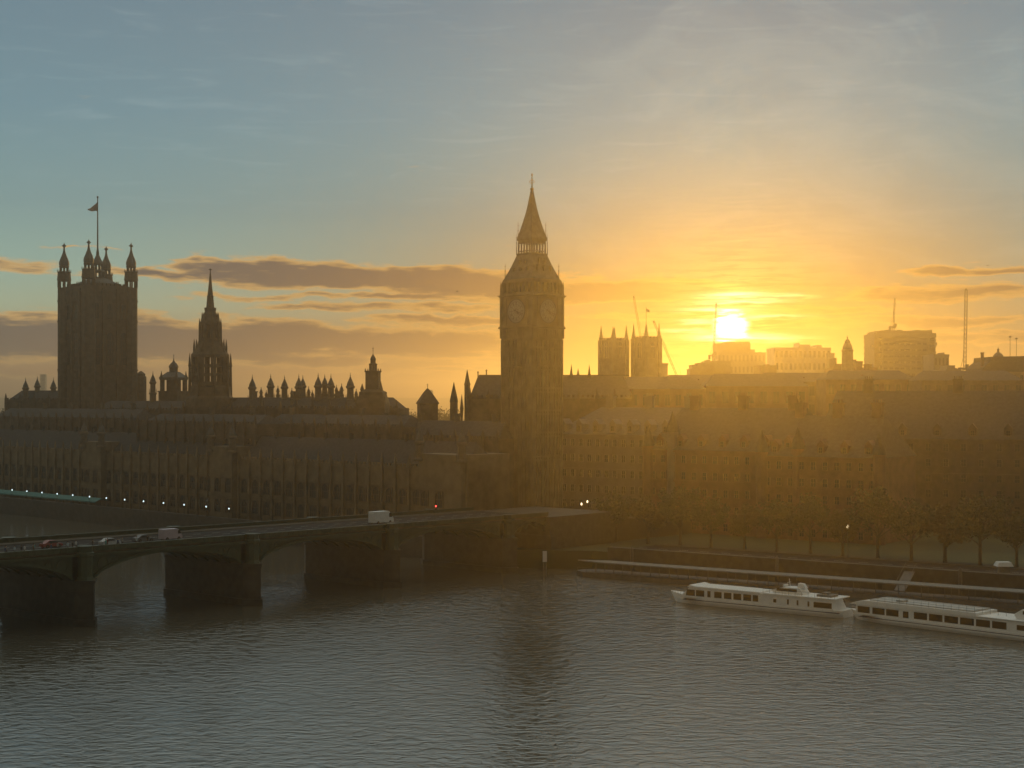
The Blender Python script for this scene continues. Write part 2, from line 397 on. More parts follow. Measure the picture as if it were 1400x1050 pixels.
# hills at the end of the land
def hills(name, Y, x0, x1, hfun, depth):
    mb = MB(); n = 160; vs = []
    for i in range(n + 1):
        x = x0 + (x1 - x0) * i / n; h = hfun(x)
        vs += [(x, Y, GND - 1), (x, Y + depth * .4, GND + h * .8), (x, Y + depth * .55, GND + h), (x, Y + depth, GND - 1)]
    fs = []
    for i in range(n):
        for k in range(3): fs.append((i * 4 + k, i * 4 + 4 + k, i * 4 + 5 + k, i * 4 + 1 + k))
    mb.add(vs, fs); tag(mb.build(name, GRASS, smooth=False), kind='structure')
rr = random.Random(3)
ph = [rr.uniform(0, 6.28) for _ in range(8)]
hf = lambda x: 44 + 5 * math.sin(x / 900 + ph[0]) + 3 * math.sin(x / 330 + ph[1]) + 2.5 * math.sin(x / 97 + ph[2]) + 1.6 * math.sin(x / 31 + ph[3]) + (14 if x < -1500 else 0)
hills('hills', 5600, -7000, 7000, hf, 1500)

# ================================================================== building kit
def finial(mb, x, y, z0, h, r=0.12):
    mb.lathe(x, y, [(r, z0), (r * .7, z0 + h * .45), (r * 2.2, z0 + h * .5), (r * .7, z0 + h * .56), (r * .5, z0 + h)], 6)
    mb.box(x - r * 3, x + r * 3, y - r * .5, y + r * .5, z0 + h * .72, z0 + h * .8)
def ogee(r, z0, h, n=7):      # onion-shaped cap, wide shoulders drawn up into a point
    out = []
    for i in range(n + 1):
        t = i / n
        out.append((r * (1.0 + .12 * math.sin(t * math.pi) * (t < .4)) * (1 - t) ** 1.35 + .06, z0 + h * t))
    return out
def open_ring(mb, x, y, r, z0, z1, n=8, w=.35, rot=0.0):    # arcade of posts with daylight between them
    for k in range(n):
        a = rot + 2 * math.pi * k / n
        mb.lathe(x + r * math.cos(a), y + r * math.sin(a), [(w, z0), (w, z1)], 4, a)
def turret_mesh(r, z0, ztop, openz=True):
    """octagonal gothic ventilation turret: shaft, ledge, lantern, ogee cap, finial (two meshes)"""
    mb = MB(); H = ztop - z0; k_ = r / 1.1; h = lambda d: H - d * k_
    mb.lathe(0, 0, [(r * 1.2, 0), (r * 1.2, h(9.2)), (r * 1.45, h(9.0)), (r * 1.45, h(8.6)), (r * 1.0, h(8.3)), (r * .95, h(5.2)), (r * 1.3, h(4.8)), (r * 1.3, h(4.3)), (r * 1.05, h(4.1))], 8, R(22.5))
    for k in range(8):
        a = R(22.5) + k * R(45)
        mb.lathe(r * 1.3 * math.cos(a), r * 1.3 * math.sin(a), [(.12, h(8.6)), (.12, h(7.6)), (.02, h(6.8))], 4)
    cap = MB(); cap.lathe(0, 0, [(r * 1.05, h(4.1)), (r * .98, h(3.5)), (r * .72, h(2.8)), (r * .42, h(2.1)), (r * .22, h(1.5)), (.1, h(1.1)), (.22, h(.95)), (.1, h(.8)), (.04, h(0))], 8, R(22.5))
    return mb, cap
TUR = {}
def turret(parent, x, y, z0, ztop, r=1.05):
    key = (round(r, 2), round(ztop - z0, 1))
    if key not in TUR:
        a, b = turret_mesh(r, 0, round(ztop - z0, 1))
        t = a.build('turret', STONED, parent, loc=(x, y, z0)); b.build('cap', ROOF, t)
        TUR[key] = t; return t
    src = TUR[key]; t = again(src, parent, (x, y, z0))
    c = src.children[0].copy(); COL.objects.link(c); c.parent = t
    return t
def window_mesh(w, h, arch=True, mull=2, trans=1, d=.25):
    """frame with mullions standing in the opening, and its pane; the window faces -y"""
    fr = MB(); pa = MB(); t = .16 if w < 3 else .22
    fr.box(-w / 2, -w / 2 + t, -d, .05, 0, h); fr.box(w / 2 - t, w / 2, -d, .05, 0, h)
    fr.box(-w / 2 + t, w / 2 - t, -d, .05, 0, t)
    if arch:
        fr.extr([(-w / 2 + t, h), (-w / 2 + t, h - w * .38), (-w * .28, h - w * .13), (0, h - t * .4), (w * .28, h - w * .13), (w / 2 - t, h - w * .38), (w / 2 - t, h)], -d, .05)
    else: fr.box(-w / 2 + t, w / 2 - t, -d, .05, h - t, h)
    for k in range(1, mull + 1):
        x = -w / 2 + w * k / (mull + 1); fr.box(x - .05, x + .05, -d * .7, .05, t, h - t * 1.5)
    for k in range(1, trans + 1):
        z = h * k / (trans + 1); fr.box(-w / 2 + t, w / 2 - t, -d * .6, .04, z - .07, z + .07)
    pa.box(-w / 2 + t, w / 2 - t, -.03, .03, t, h - t * .5)
    return fr, pa
WIN = {}
def window(parent, x, y, z, w, h, rot=0.0, arch=True, mull=2, trans=1, frame=STONE, pane=GLASS, leafs=True):
    key = (w, h, arch, mull, trans, frame.name, pane.name)
    if key not in WIN:
        fr, pa = window_mesh(w, h, arch, mull, trans)
        f = fr.build('window', frame, parent, loc=(x, y, z)); f.rotation_euler = (0, 0, rot); pa.build('pane', pane, f)
        WIN[key] = f; return f
    f = again(WIN[key], parent, (x, y, z), (0, 0, rot))
    c = WIN[key].children[0].copy(); COL.objects.link(c); c.parent = f
    return f
def gothic_wall(mb, x0, x1, y0, y1, z0, z1, bay=5.8, bands=(), pin=1.6, face='-y', but=.7):
    """wall block with buttresses, string courses, parapet and pinnacles on its long faces"""
    mb.box(x0, x1, y0, y1, z0, z1)
    n = max(1, round((x1 - x0) / bay)); b = (x1 - x0) / n
    for k in range(n + 1):
        x = x0 + b * k
        for (ya, yb) in (((y0 - but, y0 + .1),) if face == '-y' else ((y0 - but, y0 + .1), (y1 - .1, y1 + but))):
            mb.box(x - .45, x + .45, ya, yb, z0, z1 + .6)
            ym = (ya + yb) / 2
            mb.lathe(x, ym, [(.5, z1 + .6), (.42, z1 + .6 + pin * .4), (.05, z1 + .6 + pin)], 4, R(45))
    for z in bands:
        mb.box(x0 - .05, x1 + .05, y0 - .32, y0 + .05, z - .18, z + .18)
    # crenellated parapet
    s = x0 + .3
    while s < x1 - .8:
        mb.box(s, s + .8, y0 - .18, y0 + .25, z1, z1 + .75); s += 1.6
    return n, b

# ================================================================== long river front of the palace
A45 = R(-45)
def L2W(O, rot, x, y): c, s_ = math.cos(rot), math.sin(rot); return (O[0] + c * x - s_ * y, O[1] + s_ * x + c * y)
def solve_x(O, rot, yl, px):      # local x on the line y = yl seen in column px
    c, s_ = math.cos(rot), math.sin(rot); k = (px - 700) / F
    ax = O[0] - s_ * yl; ay = O[1] + c * yl
    return (k * ay - ax) / (c - k * s_)
O = (-12, 412); LR = 292.0
rf = thing('river_front', 'very long gothic palace range with buttressed bays and tall windows above the river terrace', 'palace', (O[0], O[1], GND), A45)
mb = MB()
gothic_wall(mb, -LR, 0, 0, 15, 0, 19.2, 5.84, (1.2, 7.4, 13.6, 18.3), 3.0)
# projecting pavilions with their own turrets
for (xa, xb) in ((-LR, -LR + 17), (-198, -186), (-118, -106), (-17, 0)):
    mb.box(xa, xb, -2.2, 16, 0, 23.0)
    for z in (7.4, 13.6, 19.0, 22.6): mb.box(xa - .2, xb + .2, -2.45, -2.1, z - .2, z + .2)
mb.build('wall', STONE, rf)
mb = MB(); mb.gable(-LR + 1, -1, 2.2, 14, 19.0, 26.2, 4)
k = -LR + 8
while k < -4:
    mb.box(k - .4, k + .4, 7.6, 8.6, 25.6, 27.8); k += 12.5
mb.build('roof', SLATE, rf)
nb = round(LR / 5.84); b_ = LR / nb
cnt = 0
for i in range(nb):
    x = -LR + b_ * (i + .5)
    if any(xa - 2 < x < xb + 2 for (xa, xb) in ((-LR, -LR + 17), (-198, -186), (-118, -106), (-17, 0))): yy = -2.2
    else: yy = 0
    for (z, h) in ((2.0, 4.4), (8.4, 4.6)):
        if cnt < 98: window(rf, x, yy, z, 3.2, h, frame=STONE2); cnt += 1
for (xa, xb) in ((-LR, -LR + 17), (-198, -186), (-118, -106), (-17, 0)):
    for x in (xa, xb): turret(rf, x, -2.0, 21, 31.0, 1.2)

# the ranges behind, with their rooftop turrets
def gothic_range(label, px, Y, L, D, wallh, ridge, rot=A45, turrets=(), mat_=STONE2, hip=3.0, chim=0, steps=(), nwin=6, name='palace_range'):
    O = (X(px, Y), Y); t = thing(name, label, 'palace', (O[0], O[1], GND), rot)
    mb = MB(); gothic_wall(mb, -L / 2, L / 2, -D / 2, D / 2, 0, wallh - GND, 6.0, (wallh * .4, wallh * .75), 2.2)
    mb.build('wall', mat_, t)
    mb = MB(); mb.gable(-L / 2 + .6, L / 2 - .6, -D / 2 + .6, D / 2 - .6, wallh - GND - .2, ridge - GND, hip); mb.build('roof', SLATE, t)
    for (tp, py, r, yl) in turrets:
        x = solve_x(O, rot, yl, tp); w = L2W(O, rot, x, yl)
        zt = Z(py, w[1]); zb = max(wallh - 6, 20)
        turret(t, x, yl, zb - GND, zt - GND, r)
    for i in range(chim):
        x = -L / 2 + L * (i + .5) / chim
        c = MB(); c.box(x - .9, x + .9, -.5, .5, wallh - GND, ridge - GND + 1.8); c.box(x - 1.1, x + 1.1, -.7, .7, ridge - GND + 1.8, ridge - GND + 2.2); c.build('chimney', STONED, t)
    for i in range(nwin):
        x = -L / 2 + 6.0 * (i + .5) * max(1, round(L / 6.0 / max(1, nwin)))
        if x > L / 2 - 2: break
        window(t, x, -D / 2, (wallh - GND) * .78 - 2, 3.0, 4.0, frame=STONED)
    return t
gothic_range('dark range left of the great square tower, with three pointed turrets on its roof', 58, 668, 26, 15, 42.5, 46.5, R(-8), [(35, 516, 1.15, -5), (51, 514, 1.1, 0), (73, 516, 1.1, 0)])
gothic_range('dark roofed range behind the left part of the long river front', 100, 600, 110, 14, 35.0, 39.0, A45, [], chim=5)
gothic_range('range between the square tower and the spired central tower, with one small turret', 222, 592, 62, 16, 38.5, 42.0, R(-30), [(209, 507, 1.1, 0)], chim=2)
gothic_range('low-roofed range in front of the central spired tower', 290, 520, 70, 14, 34.5, 37.5, A45, [], chim=3)
gothic_range('range crowded with pointed ventilation turrets, right of the central tower', 405, 540, 78, 15, 39.5, 43.2, R(-12),
   [(345, 512, 1.15, 0), (370, 511, 1.1, 3), (389, 513, 1.05, 0), (408.5, 511, 1.15, 0), (414, 512.5, 1.0, 3), (435, 509.5, 1.15, -1), (444, 511.5, .9, 2), (452.5, 511, 1.1, 0), (479, 509.5, 1.2, 0),
    (357, 529, .5, -5), (364, 533, .45, 4), (380, 527, .5, 5), (399, 530, .5, -4), (422, 528, .55, 3), (427, 533, .4, -5), (460, 526, .5, 4), (467, 524, .6, 2), (487, 531, .5, -3)], chim=5)
gothic_range('plain dark range at the foot of the small lantern tower', 470, 500, 74, 14, 34.0, 37.5, A45, [], chim=4)
gothic_range('low slated range between the small lantern tower and the clock tower', 600, 470, 66, 14, 31.0, 36.0, A45, [], chim=4)

# lantern tower behind the range (open belfry under a little dome)
def lantern_block():
    Y = 602; s = F / Y; t = thing('lantern_tower', 'small square tower with open pillared belfry and dome, just left of the central spire', 'tower', (X(237.5, Y), Y, GND), R(-20))
    z = lambda py: Z(py, Y) - GND
    mb = MB(); mb.sq(0, 0, [(4.2, 0), (4.2, z(535))]); mb.sq(0, 0, [(4.5, z(536)), (4.5, z(534.5))])
    mb.build('shaft', STONE2, t)
    mb = MB()
    for sx in (-1, 1):
        for sy in (-1, 1):
            mb.lathe(sx * 3.4, sy * 3.4, [(.62, z(534.5)), (.62, z(516)), (.75, z(515)), (.4, z(512.5)), (.05, z(507))], 6)
    for a in range(4):
        for q in (-.34, .34):
            mb.lathe(*[(q * 7.2 * math.cos(a * R(90)) - 3.2 * math.sin(a * R(90))), (q * 7.2 * math.sin(a * R(90)) + 3.2 * math.cos(a * R(90)))], [(.42, z(534.5)), (.42, z(519))], 5)
    mb.sq(0, 0, [(2.0, z(534.5)), (2.0, z(518))])
    mb.build('belfry', STONE2, t)
    mb = MB(); mb.sq(0, 0, [(3.9, z(519.5)), (4.1, z(516)), (3.2, z(513.5)), (2.2, z(510)), (1.75, z(508.5))])
    mb.lathe(0, 0, [(1.75, z(509)), (1.75, z(503)), (2.0, z(502.2)), (1.8, z(500)), (1.3, z(497.4)), (.6, z(495)), (.22, z(492.5)), (.16, z(490))], 8); finial(mb, 0, 0, z(491), 2.0, .1)
    mb.build('dome', ROOF, t)
lantern_block()

# speaker's lantern tower
def lantern2():
    Y = 520; t = thing('lantern_tower', 'slim square tower with a two-stage lantern, standing alone right of the row of turrets', 'tower', (X(510, Y), Y, GND), R(-6))
    z = lambda py: Z(py, Y) - GND
    mb = MB(); mb.sq(0, 0, [(4.9, 0), (4.9, z(551)), (4.0, z(540)), (4.0, z(536)), (2.2, z(532)), (2.2, z(509)), (2.45, z(508.4)), (2.45, z(507))])
    for sx in (-1, 1):
        for sy in (-1, 1): mb.lathe(sx * 2.2, sy * 2.2, [(.2, z(509)), (.2, z(505.5)), (.03, z(503.5))], 4)
    for sx in (-1, 1):
        mb.lathe(sx * 3.1 - (.2 if sx < 0 else 0), -2.2, [(.55, z(541)), (.55, z(534)), (.75, z(533)), (.05, z(524.5 if sx < 0 else 521.5))], 6)
        mb.lathe(sx * 4.6, -3.6, [(.4, z(553)), (.4, z(545)), (.04, z(539))], 6)
    mb.build('shaft', STONE2, t)
    mb = MB(); open_ring(mb, 0, 0, 1.15, z(507), z(498.5), 8, .22); mb.lathe(0, 0, [(1.4, z(499)), (1.5, z(497.5)), (.85, z(496.4))], 8)
    mb.lathe(0, 0, [(.45, z(507)), (.45, z(499))], 6)
    open_ring(mb, 0, 0, .72, z(497), z(491.5), 6, .18); mb.lathe(0, 0, [(.3, z(497)), (.3, z(491))], 6)
    mb.build('lantern', STONE2, t)
    mb = MB(); mb.lathe(0, 0, [(.95, z(492)), (1.0, z(491)), (.75, z(488.5)), (.35, z(486)), (.15, z(484))], 8); finial(mb, 0, 0, z(484.5), 2.6, .09); mb.build('cap', ROOF, t)
lantern2()

# ================================================================== great square tower
def great_tower():
    Y = 650; rot = R(45.5); t = thing('great_square_tower', 'tallest square stone tower at the left, four crowned corner turrets and a flagpole', 'tower', (X(133.5, Y), Y, GND), rot)
    z = lambda py: Z(py, Y) - GND
    a = 10.0; H = z(392.5); S = math.sqrt(2)
    mb = MB(); mb.box(-a, a, -a, a, 0, H)
    for zz in (z(400), z(412), z(440), z(452), z(506), z(519), z(545)):
        mb.box(-a - .3, a + .3, -a - .3, a + .3, zz - .3, zz + .3)
    for k in range(4):      # pilasters dividing each face in three, crenels on top
        T = Matrix.Rotation(k * R(90), 4, 'Z')
        for x in (-3.35, 3.35): mb.box(x - .5, x + .5, -a - .75, -a, 0, z(396), T=T)
        for j in range(8):
            x = -a + 3 + j * 1.95; mb.box(x - .55, x + .55, -a - .2, -a + .5, H, H + 1.0, T=T)
        for j in range(24):
            x = -a + 2.6 + j * .66; mb.box(x - .1, x + .1, -a - .12, -a + .1, z(411), z(401), T=T); mb.box(x - .1, x + .1, -a - .12, -a + .1, z(518), z(507), T=T)
    mb.build('wall', STONE2, t)
    for k in range(4):
        T = Matrix.Rotation(k * R(90), 4, 'Z')
        for x in (-6.4, 0, 6.4):
            p = T @ Vector((x, -a, z(500))); window(t, p.x, p.y, p.z, 3.6, z(455) - z(500), k * R(90), frame=STONE2, mull=2, trans=3)
            p = T @ Vector((x, -a, z(438))); window(t, p.x, p.y, p.z, 3.0, z(416) - z(438), k * R(90), frame=STONE2, mull=1, trans=1)
    mb = MB(); b = MB()
    mb.lathe(0, 0, [(2.65, 0), (2.65, z(393) - .2)], 8, R(22.5))
    for zz in (z(412), z(440), z(506)): mb.lathe(0, 0, [(2.9, zz - .3), (2.9, zz + .3)], 8, R(22.5))
    open_ring(mb, 0, 0, 2.4, z(393) - .2, z(384.5), 8, .36, R(22.5))
    mb.lathe(0, 0, [(2.75, z(384.8)), (2.95, z(382.5)), (2.85, z(381)), (2.65, z(373)), (2.9, z(372.5)), (2.9, z(371.7)), (2.0, z(371.2))], 8, R(22.5))
    for k in range(8):
        an = R(22.5) + k * R(45); mb.lathe(2.75 * math.cos(an), 2.75 * math.sin(an), [(.16, z(372)), (.16, z(370)), (.02, z(368))], 4)
    open_ring(mb, 0, 0, 1.65, z(371.4), z(365.5), 8, .26, R(22.5))
    mb.lathe(0, 0, [(2.0, z(366)), (2.15, z(364.3)), (1.95, z(363.8))], 8, R(22.5))
    b.lathe(0, 0, [(1.95, z(363.8)), (2.15, z(361)), (2.1, z(358.5)), (1.7, z(354.5)), (1.15, z(350.5)), (.7, z(346.5)), (.42, z(342.5)), (.34, z(338)), (.6, z(337.5)), (.8, z(335.8)), (.45, z(334.6)), (.2, z(333.6)), (.05, z(331.5))], 8, R(22.5))
    b.box(-1.0, 1.0, -.1, .1, z(336.4), z(335.6)); b.box(-.1, .1, -1.0, 1.0, z(336.4), z(335.6))
    tt = mb.build('corner_turret', STONE2, t, loc=(-a, -a, 0)); cc = b.build('crown', ROOF, tt)
    for (x, y) in ((a, -a), (a, a), (-a, a)):
        o = again(tt, t, (x, y, 0)); c2 = cc.copy(); COL.objects.link(c2); c2.parent = o
    mb = MB(); mb.sq(0, 0, [(6.4, H - .4), (6.4, z(388)), (5.6, z(387)), (3.2, z(381.5)), (2.0, z(380.5))])
    for k in range(16):
        s_ = -6.2 + k * .83
        for (x, y) in ((s_, -6.2), (s_, 6.2), (-6.2, s_), (6.2, s_)): mb.lathe(x, y, [(.13, z(388)), (.13, z(386)), (.03, z(385))], 4)
    mb.build('roof', ROOF, t)
    mb = MB(); mb.lathe(0, 0, [(3.1, z(383)), (3.1, z(379))], 8); open_ring(mb, 0, 0, 2.7, z(379), z(372), 8, .4)
    mb.lathe(0, 0, [(3.0, z(372.5)), (3.1, z(370.5)), (2.3, z(369))], 8); open_ring(mb, 0, 0, 1.9, z(369.5), z(361), 8, .3)
    mb.lathe(0, 0, [(2.5, z(361.8)), (2.4, z(360)), (1.5, z(354.5)), (.7, z(349)), (.45, z(341))], 8)
    for k in range(4):
        an = k * R(90) + R(45); mb.tube((4.6 * math.cos(an), 4.6 * math.sin(an), z(383)), (.4 * math.cos(an), .4 * math.sin(an), z(356)), .22, 5)
    mb.build('lantern', ROOF, t)
    mb = MB(); mb.tube((0, 0, z(346)), (0, 0, z(270.5)), .36, 8, .2); mb.lathe(0, 0, [(.2, z(271)), (.42, z(270)), (.42, z(269)), (.05, z(267.8))], 8)
    pole = mb.build('flagpole', STEEL, t)
    # the flag flies to the left of the picture, drooping from its outer end
    W = Matrix.Rotation(-rot, 4, 'Z'); fl = MB(); vs = []; nx = 12; nz = 6
    for i in range(nx + 1):
        u = i / nx
        top = 3.8 - 3.8 * (1 - (1 - u) ** 1.6) * .75; bot = 1.35 * max(0, (u - .7)) + .1 * math.sin(u * 9)
        top = max(top, bot + .35)
        for k in range(nz + 1):
            v = k / nz; p = Vector((-.2 - 4.1 * u, .5 * math.sin(u * 7 + v * 2) * u, bot + (top - bot) * v)); vs.append(W @ p + Vector((0, 0, z(288.6))))
    fs = [(i * (nz + 1) + k, (i + 1) * (nz + 1) + k, (i + 1) * (nz + 1) + k + 1, i * (nz + 1) + k + 1) for i in range(nx) for k in range(nz)]
    fl.add(vs, fs); f = fl.build('flag', FLAGM, pole, smooth=True)
    sm = f.modifiers.new('thickness', 'SOLIDIFY'); sm.thickness = .04
    # stair annex on the right-hand side
    W2 = Matrix.Rotation(-rot, 4, 'Z'); p = W2 @ Vector((17.3, 4, 0))
    mb = MB(); mb.lathe(p.x, p.y, [(2.4, 0), (2.4, z(515)), (1.9, z(514)), (1.9, z(511)), (.3, z(507))], 8)
    mb.build('stair_turret', STONE2, t)
great_tower()

# ================================================================== central spired tower
def central_tower():
    Y = 545; s = F / Y; t = thing('central_tower', 'octagonal gothic tower tapering through an open lantern to a needle spire', 'tower', (X(287.5, Y), Y, GND), R(22.5))
    z = lambda py: Z(py, Y) - GND
    m = lambda px: px / s
    mb = MB()
    mb.lathe(0, 0, [(m(35), 0), (m(35), z(556)), (m(33), z(545)), (m(29.5), z(541)), (m(28), z(529)), (m(25), z(527)), (m(25), z(522))], 8)
    # glazed stage: eight piers with daylight between
    open_ring(mb, 0, 0, m(22.5), z(523), z(487), 8, m(3.6)); mb.lathe(0, 0, [(m(26), z(488)), (m(26.3), z(485)), (m(22), z(480)), (m(17), z(471)), (m(15), z(466))], 8)
    for k in range(8):
        a = k * R(45) + R(22.5); T = Matrix.Rotation(a, 4, 'Z')
        r_ = m(22.5) * math.cos(R(22.5))
        for q in (-.5, .5): mb.box(r_ - .18, r_ + .18, q * m(6) - .14, q * m(6) + .14, z(523), z(487), T=T)
        for zz in (z(512), z(500)): mb.box(r_ - .2, r_ + .2, -m(8), m(8), zz - .5, zz + .5, T=T)
    mb.build('lower_stage', STONE2, t)
    mb = MB()
    for k in range(8):       # flying pinnacles standing free of the corners
        a = k * R(45)
        c, s_ = math.cos(a), math.sin(a)
        mb.lathe(c * m(28), s_ * m(28), [(.62, z(545)), (.55, z(528)), (.42, z(502)), (.62, z(500)), (.5, z(498.5)), (.3, z(490)), (.05, z(482.5))], 6)
        mb.box(m(23), m(28), -.15, .15, z(505), z(502.5), T=Matrix.Rotation(a, 4, 'Z'))
        mb.lathe(c * m(22), s_ * m(22), [(.42, z(484)), (.4, z(474)), (.05, z(463.5))], 6)
        mb.lathe(c * m(18.6), s_ * m(18.6), [(.36, z(478)), (.34, z(470)), (.05, z(464))], 6)
        mb.lathe(c * m(14.5), s_ * m(14.5), [(.42, z(468)), (.38, z(446)), (.3, z(442)), (.05, z(435))], 6)
        mb.lathe(c * m(11), s_ * m(11), [(.32, z(440)), (.3, z(432)), (.05, z(427))], 6)
    mb.build('pinnacles', STONE2, t)
    mb = MB()
    mb.lathe(0, 0, [(m(14), z(467)), (m(14), z(462.5))], 8); open_ring(mb, 0, 0, m(11.8), z(463), z(443), 8, m(2.5))
    for k in range(8):
        T = Matrix.Rotation(k * R(45) + R(22.5), 4, 'Z'); mb.box(m(10.3), m(11.2), -.16, .16, z(463), z(443), T=T); mb.box(m(10.3), m(11.2), -m(4), m(4), z(454), z(452.5), T=T)
    mb.lathe(0, 0, [(m(13.6), z(444)), (m(13.8), z(441)), (m(12), z(437)), (m(9), z(430)), (m(7.6), z(426)), (m(8.2), z(422)), (m(8.2), z(420.8)), (m(5.4), z(420.4))], 8)
    mb.build('lantern', STONE2, t)
    mb = MB(); mb.lathe(0, 0, [(m(5.6), z(420.6)), (m(4.3), z(406)), (m(4.7), z(405)), (m(3.8), z(403.6)), (m(2.2), z(388)), (m(1.0), z(376)), (m(1.3), z(374.8)), (m(.7), z(373.8)), (m(.35), z(366.5))], 8)
    mb.box(-.55, .55, -.1, .1, z(369), z(368)); mb.build('spire', STONE2, t)
    # attached octagonal stair at the right foot
    mb = MB(); T = Matrix.Rotation(R(-22.5), 4, 'Z'); p = T @ Vector((m(31), -2, 0)); mb.lathe(p.x, p.y, [(m(6), 0), (m(6), z(545.5)), (m(6.4), z(545)), (m(6.4), z(544))], 8); mb.build('stair_turret', STONE2, t)
central_tower()

# ================================================================== clock tower
def clock_tower():
    Y = 450; s = F / Y; t = thing('clock_tower', 'great clock tower with pale round dials, steep iron roof, arcaded lantern and spire', 'clock tower', (X(727.3, Y), Y, GND), R(45))
    z = lambda py: Z(py, Y) - GND
    h = lambda px: px / s / math.sqrt(2)        # half diagonal in pixels to half side in metres
    # shaft with panel ribs
    mb = MB(); a = h(40.0); top = z(465)
    mb.box(-a, a, -a, a, 0, top)
    for k in range(4):
        T = Matrix.Rotation(k * R(90), 4, 'Z')
        for j in range(-5, 6):
            x = j * a / 5.6; w = .34 if j % 5 == 0 else .16
            mb.box(x - w, x + w, -a - .28, -a, 0, top, T=T)
        for zz in (z(622), z(590), z(560), z(530), z(500), z(475)):
            mb.box(-a, a, -a - .22, -a - .003, zz - .5, zz + .1, T=T)
            for j in range(-5, 5):
                x = (j + .5) * a / 5.6; mb.box(x - .45, x + .45, -a - .18, -a - .001, zz - 1.6, zz - 1.0, T=T)
    for sx in (-1, 1):
        for sy in (-1, 1): mb.lathe(sx * a, sy * a, [(.62, 0), (.62, top)], 8, R(22.5))
    mb.build('shaft', STONE, t)
    # dial stage
    mb = MB(); d = h(42.3)
    mb.sq(0, 0, [(a + .05, z(467)), (d, z(463)), (d, z(449.6)), (d + .25, z(449)), (d + .25, z(447.6)), (d, z(447)), (d, z(407)), (d + .55, z(405.5)), (d + .55, z(404.2)), (d - .1, z(403.4))])
    for sx in (-1, 1):
        for sy in (-1, 1):
            mb.lathe(sx * d * .985, sy * d * .985, [(.55, z(463)), (.55, z(404))], 8, R(22.5))
            T = Matrix.Rotation(math.atan2(sy, sx), 4, 'Z')      # gargoyle spouts at the corners
            rr_ = d * math.sqrt(2)
            mb.add([(rr_, -.2, z(405)), (rr_, .2, z(405)), (rr_ + 1.1, .12, z(404)), (rr_ + 1.1, -.12, z(404)), (rr_, -.2, z(409)), (rr_, .2, z(409)), (rr_ + 1.0, .1, z(405.4)), (rr_ + 1.0, -.1, z(405.4))],
                   [(0, 1, 2, 3), (4, 5, 6, 7), (0, 1, 5, 4), (1, 2, 6, 5), (2, 3, 7, 6), (3, 0, 4, 7)], T=T)
            mb.lathe(sx * (d + .35), sy * (d + .35), [(.3, z(450)), (.42, z(448.5)), (.05, z(446.5))], 6)
    for k in range(4):
        T = Matrix.Rotation(k * R(90), 4, 'Z')
        zc = z(426.6); q = 4.05       # square gilt surround
        mb.box(-q - .25, q + .25, -d - .22, -d, zc + q, zc + q + .3, T=T); mb.box(-q - .25, q + .25, -d - .22, -d, zc - q - .3, zc - q, T=T)
        mb.box(-q - .25, -q, -d - .22, -d, zc - q, zc + q, T=T); mb.box(q, q + .25, -d - .22, -d, zc - q, zc + q, T=T)
        for j in range(10):
            x = -4.2 + j * .93; mb.box(x - .28, x + .28, -d - .16, -d, z(446), z(449), T=T)
            mb.box(x - .12, x + .12, -d - .16, -d - .002, z(462), z(451.5), T=T)
    mb.build('dial_stage', STONE, t)
    zc = z(426.6)
    for k in range(4):
        rot = k * R(90)
        n = Vector((math.sin(rot), -math.cos(rot), 0))
        face = MB(); Rr = 3.42; N = 48
        vs = [(0, -.12, 0)] + [(Rr * math.cos(2 * math.pi * i / N), -.12, Rr * math.sin(2 * math.pi * i / N)) for i in range(N)] + [(Rr * math.cos(2 * math.pi * i / N), 0.0, Rr * math.sin(2 * math.pi * i / N)) for i in range(N)]
        fs = [(0, 1 + i, 1 + (i + 1) % N) for i in range(N)] + [(1 + i, 1 + N + i, 1 + N + (i + 1) % N, 1 + (i + 1) % N) for i in range(N)]
        face.add(vs, fs)
        f = face.build('dial', OPAL, t, loc=(n.x * (d + .01), n.y * (d + .01), zc)); f.rotation_euler = (0, 0, rot)
        ring = MB()
        def annulus(r0, r1, y):
            V = []
            for i in range(N):
                c_, s_ = math.cos(2 * math.pi * i / N), math.sin(2 * math.pi * i / N)
                V += [(r0 * c_, y, r0 * s_), (r1 * c_, y, r1 * s_), (r0 * c_, -.11, r0 * s_), (r1 * c_, -.11, r1 * s_)]
            Fc = []
            for i in range(N):
                j = (i + 1) % N
                Fc += [(i * 4, i * 4 + 1, j * 4 + 1, j * 4), (i * 4 + 1, i * 4 + 3, j * 4 + 3, j * 4 + 1), (i * 4, j * 4, j * 4 + 2, i * 4 + 2)]
            ring.add(V, Fc)
        annulus(3.28, 3.6, -.22); annulus(2.68, 2.76, -.16); annulus(1.9, 1.98, -.16); annulus(.55, .65, -.16)
        for i in range(12):       # hour numerals as bars of the right number of strokes, minute marks
            ang = R(30) * i; num = ((3,), (1,), (2,), (3,), (3,), (2,), (3,), (4,), (5,), (3,), (2,), (3,))[i][0]
            T = Matrix.Rotation(ang, 4, 'Y')
            for q in range(num):
                xx = (q - (num - 1) / 2) * .15
                ring.box(xx - .04, xx + .04, -.16, -.11, 2.05, 2.6, T=T)
            ring.box(-.04, .04, -.15, -.11, .65, 1.9, T=T)
        for i in range(60):
            ring.box(-.03, .03, -.155, -.11, 2.82, 3.2, T=Matrix.Rotation(R(6) * i, 4, 'Y'))
        ring.build('dial_tracery', STEEL, f)
        hm, mm = R(16 * 30 % 360 + 9), R(108)
